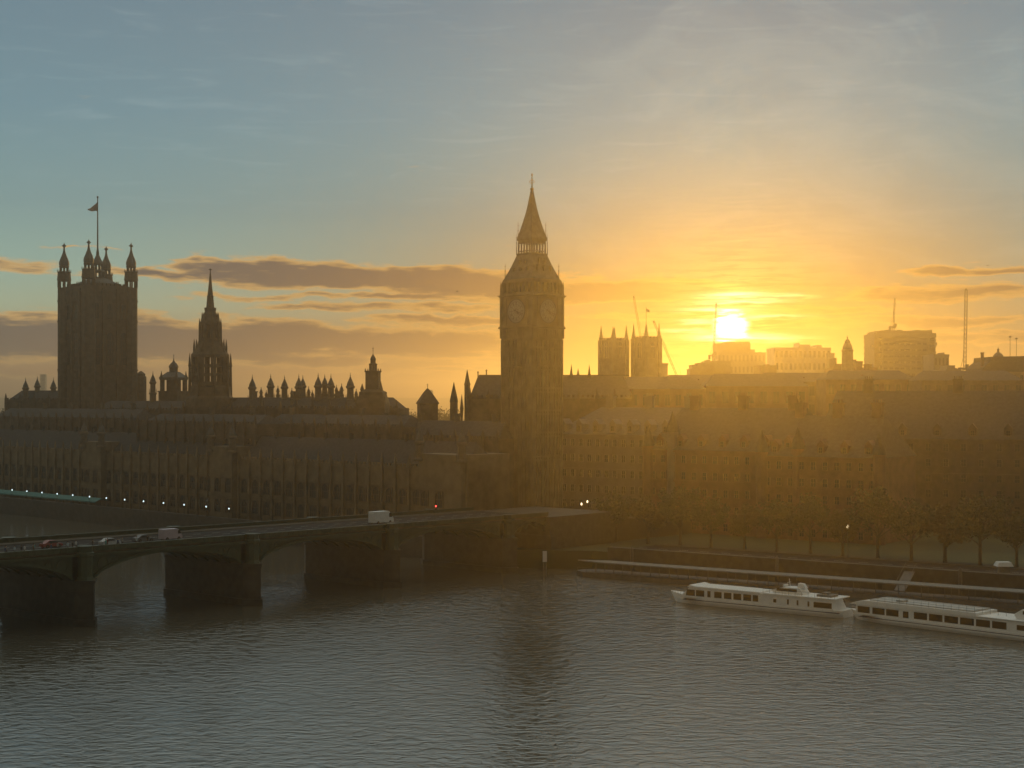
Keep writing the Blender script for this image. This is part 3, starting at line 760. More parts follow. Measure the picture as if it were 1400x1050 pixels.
        hb = MB(); hb.add([(-.16, -.2, -.6), (.16, -.2, -.6), (.2, -.2, .9), (0, -.2, 2.0), (-.2, -.2, .9), (-.16, -.26, -.6), (.16, -.26, -.6), (.2, -.26, .9), (0, -.26, 2.0), (-.2, -.26, .9)],
            [(0, 1, 2, 3, 4), (9, 8, 7, 6, 5), (0, 5, 6, 1), (1, 6, 7, 2), (2, 7, 8, 3), (3, 8, 9, 4), (4, 9, 5, 0)], T=Matrix.Rotation(hm, 4, 'Y')); hb.build('hour_hand', STEEL, f)
        hb = MB(); hb.box(-.1, .1, -.32, -.27, -1.0, 3.05, T=Matrix.Rotation(mm, 4, 'Y')); hb.build('minute_hand', STEEL, f)
    # belfry arcade
    mb = MB(); b = h(39.6)
    mb.box(-b + .5, b - .5, -b + .5, b - .5, z(404), z(384))
    for k in range(4):
        T = Matrix.Rotation(k * R(90), 4, 'Z')
        for j in range(8):
            x = -b + .35 + (2 * b - .7) * j / 7; mb.box(x - .26, x + .26, -b, -b + .6, z(404), z(386.5), T=T)
        mb.box(-b, b, -b - .06, -b + 1.0, z(387.5), z(383), T=T); mb.box(-b, b, -b - .02, -b + .9, z(404), z(400.8), T=T)
    for sx in (-1, 1):
        for sy in (-1, 1):
            mb.lathe(sx * (b + .1), sy * (b + .1), [(.38, z(405)), (.38, z(390)), (.5, z(389.5)), (.3, z(388)), (.04, z(384.5))], 6)
            mb.lathe(sx * (b + .5), sy * (b + .5), [(.22, z(405)), (.2, z(392)), (.04, z(385))], 5)
    mb.build('belfry', STONE, t)
    # steep lower roof, in iron plates, with two rows of dormers
    mb = MB(); mb.sq(0, 0, [(h(39.2), z(383.5)), (h(38.2), z(382)), (h(35.8), z(377.5)), (h(31.5), z(370.5)), (h(27.2), z(362.5)), (h(23.6), z(355)), (h(21), z(349.5)), (h(21.6), z(348.5)), (h(21.8), z(347))])
    for k in range(4):
        T = Matrix.Rotation(k * R(90), 4, 'Z')
        for (zp, hh, n, yy) in ((z(372), 33, 3, 0), (z(361.5), 27, 2, 0)):
            for j in range(n):
                x = (j - (n - 1) / 2) * h(hh) * .55
                mb.box(x - .32, x + .32, -h(hh) - .25, -h(hh) + 1, zp, zp + 1.1, T=T); mb.extr([(x - .4, zp + 1.1), (x + .4, zp + 1.1), (x, zp + 1.8)], -h(hh) - .3, -h(hh) + 1) if k == 0 else None
    mb.build('lower_roof', ROOF, t)
    # lantern with open arches
    mb = MB(); g = h(18.6)
    mb.box(-g * .5, g * .5, -g * .5, g * .5, z(347), z(345.5))
    for k in range(4):
        T = Matrix.Rotation(k * R(90), 4, 'Z')
        for j in range(5):
            x = -g + 2 * g * j / 5; mb.box(x - .2, x + .2, -g - .0, -g + .32, z(347.5), z(331.5), T=T)
        mb.box(-g, g, -g - .05, -g + .36, z(333.5), z(329), T=T); mb.box(-g - .1, g + .1, -g - .1, -g + .1, z(344.3), z(343.2), T=T)
    mb.build('lantern', ROOF, t)
    mb = MB(); mb.sq(0, 0, [(h(20.3), z(329.5)), (h(20.9), z(327.5)), (h(20.4), z(325)), (h(18.2), z(320)), (h(15.2), z(312)), (h(12.2), z(303)), (h(9.4), z(294)), (h(7), z(285)), (h(5), z(276)), (h(3.2), z(267)), (h(1.9), z(260))])
    mb.build('spire', ROOF, t)
    mb = MB(); mb.lathe(0, 0, [(.2, z(260.5)), (.62, z(259)), (.62, z(257.6)), (.2, z(256.5)), (.15, z(247)), (.5, z(246)), (.15, z(245)), (.12, z(240.5)), (.3, z(239.8)), (.04, z(236.5))], 8)
    for k in range(4):
        a_ = k * R(90) + R(45); c, s_ = math.cos(a_), math.sin(a_)
        mb.tube((0, 0, z(251)), (c * .85, s_ * .85, z(248.5)), .09, 5); mb.tube((c * .85, s_ * .85, z(248.5)), (0, 0, z(245)), .07, 5)
    mb.build('finial', GILT, t)
    # slender iron pinnacles on the ledges
    mb = MB(); tall = h(37); 
    for sx in (-1, 1):
        for sy in (-1, 1):
            for (rr_, z0, z1) in ((h(36.6), z(382), z(360.5)), (h(21.2), z(347), z(320)), (h(18.9), z(329), z(303.5))):
                mb.lathe(sx * rr_, sy * rr_, [(.16, z0), (.1, z0 + (z1 - z0) * .5), (.2, z0 + (z1 - z0) * .54), (.07, z0 + (z1 - z0) * .6), (.05, z1)], 5)
                zz = z0 + (z1 - z0) * .82; mb.box(sx * rr_ - .3, sx * rr_ + .3, sy * rr_ - .05, sy * rr_ + .05, zz - .06, zz + .06); mb.box(sx * rr_ - .05, sx * rr_ + .05, sy * rr_ - .3, sy * rr_ + .3, zz - .06, zz + .06)
    mb.build('iron_pinnacles', STEEL, t)
clock_tower()

# ================================================================== great hall roof either side of the clock tower
def great_hall():
    Y = 520; t = thing('great_hall', 'long steep-roofed hall passing behind the clock tower, its left gable sloping down', 'hall', (X(745, Y), Y, GND), 0)
    z = lambda py: Z(py, Y) - GND; x_ = lambda px: X(px, Y) - X(745, Y)
    mb = MB(); gothic_wall(mb, x_(644), x_(862), -9, 9, 0, z(543), 6.2, (12, 24), 2.4); mb.build('wall', STONE2, t)
    mb = MB(); mb.gable(x_(642.5), x_(863), -9.5, 9.5, z(545), z(513.2), 2.8); mb.box(x_(655), x_(860), -.15, .15, z(513.6), z(512.4)); mb.build('roof', SLATE, t)
    for (px, py, r, yl) in ((638, 506, .95, -9), (630.5, 539, .35, -9), (653.5, 507.5, .2, 0), (665, 505, .2, 0), (781, 497.5, .45, -1), (790.5, 503.5, .4, 1), (805.5, 498.5, .45, -1)):
        m_ = MB(); b_ = 0.0 if yl == -9 else z(517); k_ = (Y + yl) / Y
        if r > .9: m_.lathe(0, 0, [(r, 0), (r, z(527) - b_), (r * 1.15, z(526) - b_), (r * .95, z(524) - b_), (.06, z(py) - b_)], 8)
        elif r > .38: m_.lathe(0, 0, [(r * 1.4, 0), (r * 1.4, z(513) - b_), (r * 1.0, z(511) - b_), (.04, z(py) - b_)], 6)
        else: m_.lathe(0, 0, [(r, 0), (r, (z(py) - b_) * .8), (r * 1.8, (z(py) - b_) * .88), (.03, z(py) - b_)], 6)
        m_.build('spirelet', STONE2, t, loc=(x_(px) * k_ + (X(745, 1) * (k_ - 1) * Y if 0 else 0), yl, b_))
    for i in range(9): window(t, x_(644) + 6.2 * (i + .5), -9, 15, 3.2, 7, frame=STONE2)
great_hall()

# pyramid-roofed pavilion, far drum tower and free-standing spire
def pavilion():
    Y = 505; t = thing('pavilion', 'small square pavilion with a plain pyramid roof, right of the small lantern tower', 'pavilion', (X(584.5, Y), Y, GND), R(12))
    z = lambda py: Z(py, Y) - GND
    mb = MB(); mb.sq(0, 0, [(3.0, 0), (3.0, z(553)), (3.3, z(552)), (3.3, z(551))]); mb.build('wall', STONE2, t)
    mb = MB(); mb.sq(0, 0, [(3.4, z(551.5)), (2.9, z(548)), (1.3, z(537)), (.2, z(531))]); finial(mb, 0, 0, z(531.5), 1.7, .1); mb.build('roof', SLATE, t)
pavilion()
def spire(px, py, Y, label, r=1.2):
    t = thing('spire', label, 'spire', (X(px, Y), Y, GND), 0); z = lambda p: Z(p, Y) - GND
    mb = MB(); mb.lathe(0, 0, [(r, 0), (r, z(549))], 8); mb.build('shaft', STONE2, t)
    mb = MB(); mb.lathe(0, 0, [(r * 1.1, z(549.5)), (r, z(546)), (.06, z(py))], 8); mb.build('cone', SLATE, t)
spire(620.5, 522.5, 480, 'plain cone spire standing alone between the pyramid roof and the hall gable')

# ================================================================== abbey
def abbey():
    Y = 800
    t = thing('abbey', 'twin-towered church seen beyond the hall roof, right of the clock tower', 'church', (X(861, Y), Y, GND), R(38))
    z = lambda py: Z(py, Y) - GND
    inv = Matrix.Rotation(R(-38), 4, 'Z')
    for cpx, top, tips in ((839, 464.5, (444.6, 447, 444.6, 446)), (883.6, 462.5, (442.6, 443.4, 442.0, 443))):
        c = inv @ Vector((X(cpx, Y) - X(861, Y), 0, 0)); mb = MB(); a = 4.9
        mb.box(c.x - a, c.x + a, c.y - a, c.y + a, 0, z(top))
        for zz in (z(466.5), z(474), z(492)): mb.box(c.x - a - .25, c.x + a + .25, c.y - a - .25, c.y + a + .25, zz - .3, zz + .3)
        for k in range(4):
            for j in range(4):
                q = -a + 1.7 + j * 2.1
                p = [(q, -a), (a, q), (q, a), (-a, q)][k]; mb.box(c.x + p[0] - .5, c.x + p[0] + .5, c.y + p[1] - .5, c.y + p[1] + .5, z(top) - .1, z(top) + .9)
        for i, (sx, sy) in enumerate(((-1, 1), (-1, -1), (1, -1), (1, 1))):
            x, y = c.x + sx * (a - .25), c.y + sy * (a - .25)
            mb.box(x - 1.15, x + 1.15, y - 1.15, y + 1.15, 0, z(top) - .3)
            mb.lathe(x, y, [(1.15, z(top) - .3), (1.15, z(top - 1.6)), (1.3, z(top - 2.0)), (.95, z(top - 3.6)), (.5, z(top - 11)), (.1, z(tips[i]))], 8)
        tw = mb.build('tower', STONE, t)
        for k in range(2):
            T = Matrix.Rotation(0 if k == 0 else R(-90), 4, 'Z'); p = T @ Vector((0, -a, 0)); window(tw, c.x + p.x, c.y + p.y, z(490), 3.0, 8.5, 0 if k == 0 else R(-90), frame=STONE, mull=1)
    mb = MB(); mb.box(-12, 40, 5, 19, 0, 28); mb.gable(-12, 40, 5, 19, 28, 36); mb.build('nave', SLATE, t)
    c = inv @ Vector((X(883.5, Y) - X(861, Y), 0, 0)); mb = MB(); mb.tube((c.x, c.y, z(462)), (c.x, c.y, z(420)), .2, 6, .12); p = mb.build('flagpole', STEEL, t)
    fl = MB(); W = inv; vs = []
    for i in range(7):
        for k in range(4):
            u = i / 6; v = k / 3; q = Vector((.1 + 1.7 * u, .25 * math.sin(5 * u), -.3 * u + 1.8 * v * (1 - .3 * u))); q = W @ q; vs.append((c.x + q.x, c.y + q.y, z(426.5) + q.z))
    fl.add(vs, [(i * 4 + k, i * 4 + 4 + k, i * 4 + 5 + k, i * 4 + 1 + k) for i in range(6) for k in range(3)]); f = fl.build('flag', FLAGM, p); f.modifiers.new('t', 'SOLIDIFY').thickness = .04
abbey()

# ================================================================== cranes
def lattice(mb, p, q, w, bay, r):
    p = Vector(p); q = Vector(q); d = (q - p); L = d.length; d.normalize(); u = Vector((0, 1, 0)); v = d.cross(u).normalized(); u = v.cross(d).normalized()
    cs = [(u * a + v * b) * w for a, b in ((-1, -1), (1, -1), (1, 1), (-1, 1))]
    for c in cs: mb.tube(p + c, q + c, r, 4)
    n = max(1, int(L / bay))
    for i in range(n):
        a = p + d * (L * i / n); b = p + d * (L * (i + 1) / n)
        for k in range(4):
            mb.tube(a + cs[k], b + cs[(k + 1) % 4], r * .6, 3)
def crane(label, Y, base, cab, tip, w=.8, zb=None, mast=True, cj=None):
    """tower crane: lattice mast to the cab, luffing jib to the tip, counter-jib and ballast"""
    o = (X(cab[0], Y), Y); t = thing('tower_crane', label, 'crane', (o[0], o[1], GND), 0); P = lambda q, dy=0: (X(q[0], Y) - o[0], dy, Z(q[1], Y) - GND)
    mb = MB(); lattice(mb, (0, 0, 0), P(cab), w, 3.0, .16); mb.build('mast', STEEL, t)
    c = P(cab); mb = MB(); mb.box(-1.3, 1.6, -1.2, 1.2, c[2], c[2] + 1.2); mb.box(.6, 2.2, -.9, .9, c[2] + 1.2, c[2] + 3.4); mb.build('cab', STEEL, t)
    mb = MB(); tp = P(tip); lattice(mb, (c[0], 0, c[2] + 1.2), tp, w * .7, 2.6, .13); mb.lathe(tp[0], 0, [(.6, tp[2] - .6), (.6, tp[2] + .6)], 6); mb.build('jib', STEEL, t)
    sgn = -1 if tp[0] > 0 else 1
    mb = MB(); ex = cj or 5.0; mb.box(min(0, sgn * ex), max(0, sgn * ex), -.7, .7, c[2] + .6, c[2] + 1.5); mb.box(sgn * ex - .8, sgn * ex + .8, -1.1, 1.1, c[2] - 1.6, c[2] + 1.5)
    mb.tube((sgn * ex * .8, 0, c[2] + 1.3), (sgn * ex * .35, 0, c[2] + 7), .14, 4); mb.tube((sgn * ex * .35, 0, c[2] + 7), (tp[0] * .9, 0, c[2] + (tp[2] - c[2]) * .88), .06, 4); mb.build('counter_jib', STEEL, t)
crane('lattice crane whose steep jib leans left above the abbey towers', 1000, None, (877, 470), (866.5, 406), .7, cj=3)
crane('leaning lattice crane on the right of the abbey, jib falling away to the upper left', 960, None, (927, 520), (894, 440), .7, cj=3)
crane('slim crane with upright jib immediately left of the low sun', 1100, None, (975.5, 488), (979.3, 416), .6, cj=3)
crane('thin crane with near-vertical jib on top of the tall slab block', 1080, None, (1221.5, 449), (1223.5, 409), .6, cj=2.5)
crane('tallest lattice crane mast, standing free right of the slab block', 900, None, (1319, 506), (1321, 396), 1.0, cj=3)

# ================================================================== town blocks
def block(name, label, px0, px1, ptop, Y, depth=25, rot=0.0, material=CONC, roof='flat', floors=0, bays=0, extra=(), cat='building', win=GLASS, wf=None, zb=None, para=.8, ww=.55, wh=.55):
    """rectangular building given by the columns of its front and the row of its top; extra = (px0, px1, py) boxes on its roof"""
    xc = X((px0 + px1) / 2, Y); W = (px1 - px0) / F * Y; H = Z(ptop, Y) - GND
    t = thing(name, label, cat, (xc, Y, GND), rot)
    mb = MB(); mb.box(-W / 2, W / 2, 0, depth, 0, H)
    if roof == 'flat':
        mb.box(-W / 2 - .2, W / 2 + .2, -.2, .3, H - .9, H + para * .3); mb.box(-W / 2 - .2, -W / 2 + .25, .3, depth, H - .9, H + para * .3); mb.box(W / 2 - .25, W / 2 + .2, .3, depth, H - .9, H + para * .3)
    mb.build('wall', material, t)
    if roof != 'flat':
        rh = roof
        mb = MB(); mb.gable(-W / 2 - .3, W / 2 + .3, -.3, depth + .3, H, H + rh, min(W * .2, rh)); mb.build('roof', SLATE, t)
    for e in extra:
        x0, x1, py = e[:3]; m2 = MB(); a = X(x0, Y) - xc; b = X(x1, Y) - xc; zt = Z(py, Y) - GND; dz0 = depth * .2; m2.box(a, b, dz0, depth * .8, H - .1, zt)
        if b - a > 3: m2.box(a - .12, b + .12, dz0 - .12, depth * .8 + .12, zt - .35, zt + .12)
        m2.build('chimney' if (b - a) < 4 else 'roof_house', material, t)
    if floors and bays:
        fh = H / floors; bw = W / bays; n = 0
        lo = max(0, floors - 100 // bays)
        for i in range(floors - 1, lo - 1, -1):
            for j in range(bays):
                window(t, -W / 2 + bw * (j + .5), 0, fh * i + fh * .22, round(bw * ww, 1), round(fh * wh, 1), arch=False, mull=1, trans=0, frame=wf or material, pane=win)
    return t
# skyline, left to right
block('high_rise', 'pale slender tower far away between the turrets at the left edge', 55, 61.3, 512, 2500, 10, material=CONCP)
block('office_block', 'low flat block just right of the abbey towers', 903, 913, 497, 870, 20, extra=((904, 907, 495.5),))
block('terrace_block', 'long low roofline between the abbey and the stepped block', 908, 950, 519.5, 860, 30, material=BRICK, extra=((915, 918, 517),))
block('stepped_block', 'stepped block rising towards the sun from the left', 939.5, 1003, 513, 930, 30, extra=((945, 1001, 504), (948, 956, 498.5), (956, 965, 496), (965, 1001, 493.5), (969, 973, 491.5)))
block('stepped_block', 'wide flat-topped block standing directly beneath the low sun', 981, 1047, 482, 1350, 40, extra=((981, 1028, 469), (993, 1027, 466.8), (1028, 1034, 477.5), (1040, 1043, 480.6)), floors=8, bays=12)
block('gap_block', 'small low block in the gap right of the block beneath the sun', 1040, 1062, 500, 900, 25, material=BRICK, extra=((1051, 1054, 497.5),), floors=3, bays=4)
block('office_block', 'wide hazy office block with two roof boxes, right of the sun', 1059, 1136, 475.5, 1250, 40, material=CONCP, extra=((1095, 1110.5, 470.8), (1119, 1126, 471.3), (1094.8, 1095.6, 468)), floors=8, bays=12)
block('side_block', 'lower step attached at the right of the hazy office block', 1134, 1141, 483, 1240, 30, extra=((1135, 1138, 481.5),))
block('brick_block', 'long lower block with small chimneys under the domed turret', 1140, 1200, 503, 820, 24, material=BRICK, extra=((1144, 1171, 497.5), (1144, 1146.5, 489), (1172, 1173.6, 491)), floors=4, bays=9)
def cupola():
    Y = 815; t = thing('domed_turret', 'domed stone turret with finial, between the hazy office block and the slab block', 'turret', (X(1158.6, Y), Y, GND), R(20)); z = lambda p: Z(p, Y) - GND; s = F / Y
    mb = MB(); mb.lathe(0, 0, [(8.6 / s, 0), (8.6 / s, z(498)), (8.0 / s, z(496)), (7.6 / s, z(481)), (8.4 / s, z(480)), (8.4 / s, z(478.5)), (7 / s, z(478))], 8); mb.build('drum', STONE, t)
    mb = MB(); mb.lathe(0, 0, [(7 / s, z(478)), (6.4 / s, z(474)), (5 / s, z(470.5)), (3.8 / s, z(469)), (3.8 / s, z(467)), (2.6 / s, z(465)), (1.0 / s, z(463.6)), (.5 / s, z(462.6)), (1.3 / s, z(461.5)), (.3 / s, z(460)), (.25 / s, z(458.2))], 10); mb.build('dome', ROOF, t)
cupola()
def frame_chimney(px0, px1, py, Y, label):
    t = thing('chimney_stack', label, 'chimney', (X((px0 + px1) / 2, Y), Y, GND), 0); w = (px1 - px0) / F * Y / 2; z = lambda p: Z(p, Y) - GND
    mb = MB(); mb.box(-w * .8, w * .8, -1.5, 1.5, 0, z(py + 7)); 
    for x in (-.8, -.27, .27, .8): mb.box(x * w - .25, x * w + .25, -1.2, 1.2, z(py + 7), z(py + 2))
    mb.box(-w, w, -1.7, 1.7, z(py + 2.2), z(py)); mb.build('stack', BRICK, t)
frame_chimney(1170, 1179, 493.8, 790, 'first broad arcaded chimney stack right of the domed turret')
frame_chimney(1181, 1191.3, 497.8, 780, 'second, lower arcaded chimney stack close beside the slab block')
def slab():
    Y = 1050; px0, px1 = 1195, 1279.5; xc = X((px0 + px1) / 2, Y); W = (px1 - px0) / F * Y; z = lambda p: Z(p, Y) - GND
    t = thing('slab_block', 'big broad slab block with ragged roofline and open floors at its right side', 'office block', (xc, Y, GND), 0)
    x_ = lambda px: X(px, Y) - xc
    mb = MB(); mb.box(x_(1205), x_(1269), 0, 30, 0, z(457)); 
    nf = 20; H = z(455.5)
    for i in range(nf):       # floor plates stand out beyond the core, daylight shows between them
        zz = H * (i + 1) / nf; mb.box(-W / 2, W / 2, -1, 31, zz - 1.1 if i < nf - 1 else zz - 3.0, zz)
    for x in (x_(1196), x_(1271), x_(1278.4)): mb.box(x - .35, x + .35, 0, 30, 0, H)
    mb.box(x_(1196), x_(1206), 6, 12, 0, H); mb.box(x_(1269), x_(1279), 0, 30, 0, z(508))
    mb.box(x_(1268), x_(1270.5), -.9, 30, 0, H)
    mb.build('frame', CONC, t)
    mb = MB(); mb.box(x_(1199), x_(1275), 1, 29, H, z(453.2))
    rr = random.Random(5); x = 1198.5
    while x < 1273:
        w = rr.uniform(3, 9); mb.box(x_(x), x_(min(1275, x + w)), rr.uniform(1, 3), rr.uniform(22, 28), z(453.4), z(451.6 + rr.uniform(-1, .8))); x += w * .9
    mb.box(x_(1192.8), x_(1195), 2, 8, z(473.5), z(471.5)); mb.box(x_(1279), x_(1282.5), 2, 10, z(472), z(468)); mb.build('roof_plant', STEEL, t)
    for i in range(12):
        for j in range(8):
            window(t, x_(1207) + (x_(1268) - x_(1207)) * (j + .5) / 8, -.02, H * (nf - 13 + i) / nf + .1, 3.0, 1.8, arch=False, mull=1, trans=0, frame=CONC)
slab()
block('office_block', 'dark block attached to the right of the slab block', 1277, 1297.5, 485, 950, 25, extra=((1279, 1296, 484.2), (1293.6, 1294.4, 481.5)), floors=8, bays=4)
block('low_block', 'low stepped block between the slab block and the tallest crane', 1294, 1312, 505, 900, 25, extra=((1298, 1309, 499.5), (1306, 1312, 503)), floors=3, bays=4)
block('low_block', 'low flat hut-like block right of the foot of the tallest crane', 1322, 1346, 508.5, 880, 25, extra=((1326, 1339, 507), (1344, 1346, 506)), material=BRICK)
def domed_hall():
    Y = 700; px0, px1 = 1344, 1440; xc = X(1392, Y); z = lambda p: Z(p, Y) - GND; x_ = lambda p: X(p, Y) - xc
    t = thing('domed_hall', 'broad hall at the right edge with curved roof shoulder and a little dome', 'building', (xc, Y, GND), 0)
    mb = MB(); mb.box(x_(1344), x_(1440), 0, 30, 0, z(509)); mb.box(x_(1343.4), x_(1440.5), -.4, 30.4, z(510), z(508.4)); mb.build('wall', STONE, t)
    mb = MB(); mb.extr([(x_(1344), z(508.5)), (x_(1346), z(503)), (x_(1351), z(497.5)), (x_(1356), z(494)), (x_(1357), z(487.5)), (x_(1440), z(486)), (x_(1440), z(508.5))], 2, 28); mb.build('roof', SLATE, t)
    mb = MB(); mb.lathe(x_(1372.3), 8, [(7.5 / 3, z(488)), (7 / 3, z(485.5)), (5 / 3, z(483)), (3 / 3, z(481.5)), (1.6 / 3, z(480.5)), (1.5 / 3, z(478)), (2.0 / 3, z(477.2)), (.4 / 3, z(475.6)), (.1, z(473.8))], 10); mb.build('dome', ROOF, t)
    mb = MB(); mb.box(x_(1348), x_(1350.8), 6, 8, z(503), z(481.5)); mb.box(x_(1347.8), x_(1351.1), 5.8, 8.2, z(482.6), z(481.2)); mb.build('chimney', BRICK, t)
    for i in range(10): window(t, x_(1344) + (x_(1440) - x_(1344)) * (i + .5) / 10, 0, z(520), 1.6, 2.6, arch=False, mull=1, trans=0, frame=STONE)
domed_hall()
for px, py, lab in ((1381, 459, 'taller thin aerial mast behind the domed hall'), (1389.5, 461.5, 'shorter thin aerial mast at the right edge')):
    Y = 760; t = MB(); t.tube((0, 0, 0), (0, 0, Z(py, Y) - GND), .28, 5, .1); t.box(-.5, .5, -.5, .5, Z(py + 2.4, Y) - GND, Z(py + .8, Y) - GND); tag(t.build('aerial_mast', STEEL, loc=(X(px, Y), Y, GND)), lab, 'mast')
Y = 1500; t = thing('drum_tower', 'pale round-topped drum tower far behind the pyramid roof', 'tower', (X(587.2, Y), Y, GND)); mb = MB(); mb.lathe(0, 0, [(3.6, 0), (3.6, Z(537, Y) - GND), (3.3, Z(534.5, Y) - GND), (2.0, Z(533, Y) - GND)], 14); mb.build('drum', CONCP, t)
# generic city between the river blocks and the skyline
rr = random.Random(11); i = 0
def filler(label, px, Y, W, top, depth, material, roof, floors, bays, extra=()):
    w = W * F / Y; return block('town_house' if W < 30 else 'office_block', label, px - w / 2, px + w / 2, top, Y, depth, 0, material, roof, floors, bays, extra)
F_ = [(822, 640, 38, 535, 'low slate-roofed building in front of the left abbey tower', BRICK, 5, 5, 8),
      (905, 600, 34, 532, 'brick building below the gap right of the abbey', BRICK, 5, 5, 8),
      (965, 640, 36, 525, 'stone building below the left crane beside the sun', STONE2, 4, 5, 8),
      (1035, 600, 40, 528, 'brick building below the block beneath the sun', BRICK, 5, 5, 8),
      (1110, 640, 44, 522, 'stone building below the hazy office block', STONE2, 4, 6, 9),
      (1190, 620, 36, 519, 'brick building below the two arcaded chimneys', BRICK, 4, 6, 8),
      (1262, 640, 34, 516, 'stone building below the slab block', STONE2, 'flat', 6, 8),
      (1330, 600, 40, 520, 'stone building below the tallest crane', STONE2, 4, 6, 9)]
for px, Y, W, top, lab, m_, rf_, fl, by in F_: filler(lab, px, Y, W, top, 22, m_, rf_, fl, by, ((px - 9, px - 7, top - (7 if rf_ != 'flat' else 3)), (px + 6, px + 8, top - (6 if rf_ != 'flat' else 3))))

# ================================================================== riverside buildings behind the embankment trees
def mansion(label, px, Y, W, D, eaves, ridge, rot, material, nf, nbay, dormers=True):
    t = thing('riverside_block', label, 'building', (X(px, Y), Y, GND), rot)
    H = eaves - GND
    mb = MB(); mb.box(-W / 2, W / 2, 0, D, 0, H)
    for z in (H * .25, H * .62, H - .4): mb.box(-W / 2 - .25, W / 2 + .25, -.28, -.003, z - .25, z + .25)
    for x in (-W / 2, W / 2): mb.lathe(x, 0, [(1.7, 0), (1.7, H + 1)], 10)
    mb.build('wall', material, t)
    mb = MB(); mb.gable(-W / 2 - .3, W / 2 + .3, -.4, D + .3, H, ridge - GND, 4); 
    for x in (-W / 2, W / 2): mb.lathe(x, 0, [(1.9, H + 1), (1.6, H + 2.5), (.1, H + 7)], 10)
    mb.build('roof', SLATE, t)
    for i in range(nf):
        for j in range(nbay):
            window(t, -W / 2 + W * (j + .5) / nbay, 0, H * i / nf + .9, 1.6, 2.3, arch=False, mull=1, trans=1, frame=material)
    if dormers:
        n = nbay // 2
        for j in range(n):
            x = -W / 2 + W * (j + .5) / n; y0 = .9
            d = MB(); d.box(x - 1.1, x + 1.1, y0, y0 + 3.4, H + .4, H + 3.0); d.extr([(x - 1.3, H + 3.0), (x + 1.3, H + 3.0), (x, H + 4.6)], y0 - .1, y0 + 3.6); dm = d.build('dormer', material, t)
            window(dm, x, y0, H + .9, 1.3, 1.7, arch=False, mull=1, trans=1, frame=STONED)
    for j in range(3):
        x = -W / 2 + W * (j + .5) / 3; c = MB(); c.box(x - 1.4, x + 1.4, D * .5 - .8, D * .5 + .8, H + 2, ridge - GND + 3); c.box(x - 1.6, x + 1.6, D * .5 - 1, D * .5 + 1, ridge - GND + 3, ridge - GND + 3.5)
        for q in range(4): c.lathe(x - 1 + q * .66, D * .5, [(.2, ridge - GND + 3.5), (.16, ridge - GND + 4.4)], 6)
        c.build('chimney', material, t)
    return t
mansion('large glass and bronze office block right of the clock tower base', 835, 455, 44, 40, 32, 40, R(-40), CONC, 6, 14)
mansion('banded red brick block behind the left moored boat', 985, 430, 48, 26, 28, 40, R(-38), BRICK, 5, 14)
mansion('second banded red brick block, nearer the right', 1120, 410, 34, 24, 27, 38, R(-37), BRICK, 5, 10)
mansion('wide pale stone block with dormers at the far right above the boats', 1305, 440, 78, 30, 31, 45, R(-20), STONE2, 6, 16)

# ================================================================== bridge
BO = Vector((-92.0, 275.0)); BD = Vector((0.665, 0.747)).normalized(); BN = Vector((-BD.y, BD.x)); BW = 26.0
BROT = math.atan2(BD.y, BD.x)
def bt(t, n=0.0): p = BO + BD * t + BN * n; return (p.x, p.y)
def t_at(px, n):
    k = (px - 700) / F; ax, ay = bt(0, n)
    return (k * ay - ax) / (BD.x - k * BD.y)
def deck_z(t): return 13.75 - 0.006 * (t - 17)
PIERS = [-61.5, -22.0, 17.5, 57.0, 96.8, 136.5]; T_END = 152.0
br = thing('bridge', 'low green-painted arched bridge on stone piers crossing the river from the left edge', 'bridge', (BO.x, BO.y, 0), BROT)
TB0 = -110.0
def ribbon(name, y0, y1, dz0, dz1, material, parent=br, m=0, t0=TB0, t1=T_END, n=30):
    mb = MB(); vs = []; fs = []
    for i in range(n + 1):
        t = t0 + (t1 - t0) * i / n; z = deck_z(t)
        vs += [(t, y0, z + dz0), (t, y1, z + dz0), (t, y1, z + dz1), (t, y0, z + dz1)]
    for i in range(n):
        a, b = i * 4, i * 4 + 4
        for k in range(4): fs.append((a + k, a + (k + 1) % 4, b + (k + 1) % 4, b + k))
    fs += [(0, 1, 2, 3), tuple(n * 4 + k for k in (3, 2, 1, 0))]
    mb.add(vs, fs); return mb.build(name, material, parent)
ribbon('deck', 0.3, BW - 0.3, -1.0, 0.0, STONED)
ribbon('footway', 0.35, 4.3, 0.004, 0.16, PAVE); ribbon('footway', BW - 4.3, BW - 0.35, 0.004, 0.16, PAVE)
ribbon('carriageway', 4.3, BW - 4.3, 0.004, 0.02, ASPH)
for yy in (-0.15, BW - 0.25):
    ribbon('cornice', yy - .3, yy + .65, -0.9, -0.45, GREEN); p_ = ribbon('parapet', yy, yy + .4, 0.0, .78, GREEN); 
    ribbon('rail', yy - .12, yy + .5, .81, .95, GREEN, p_)
    mb = MB(); t = TB0 + .4
    while t < T_END - .4: z = deck_z(t); mb.box(t - .12, t + .12, yy - .07, yy + .47, z, z + .8); t += 1.3
    mb.build('tracery', GREEN, p_)
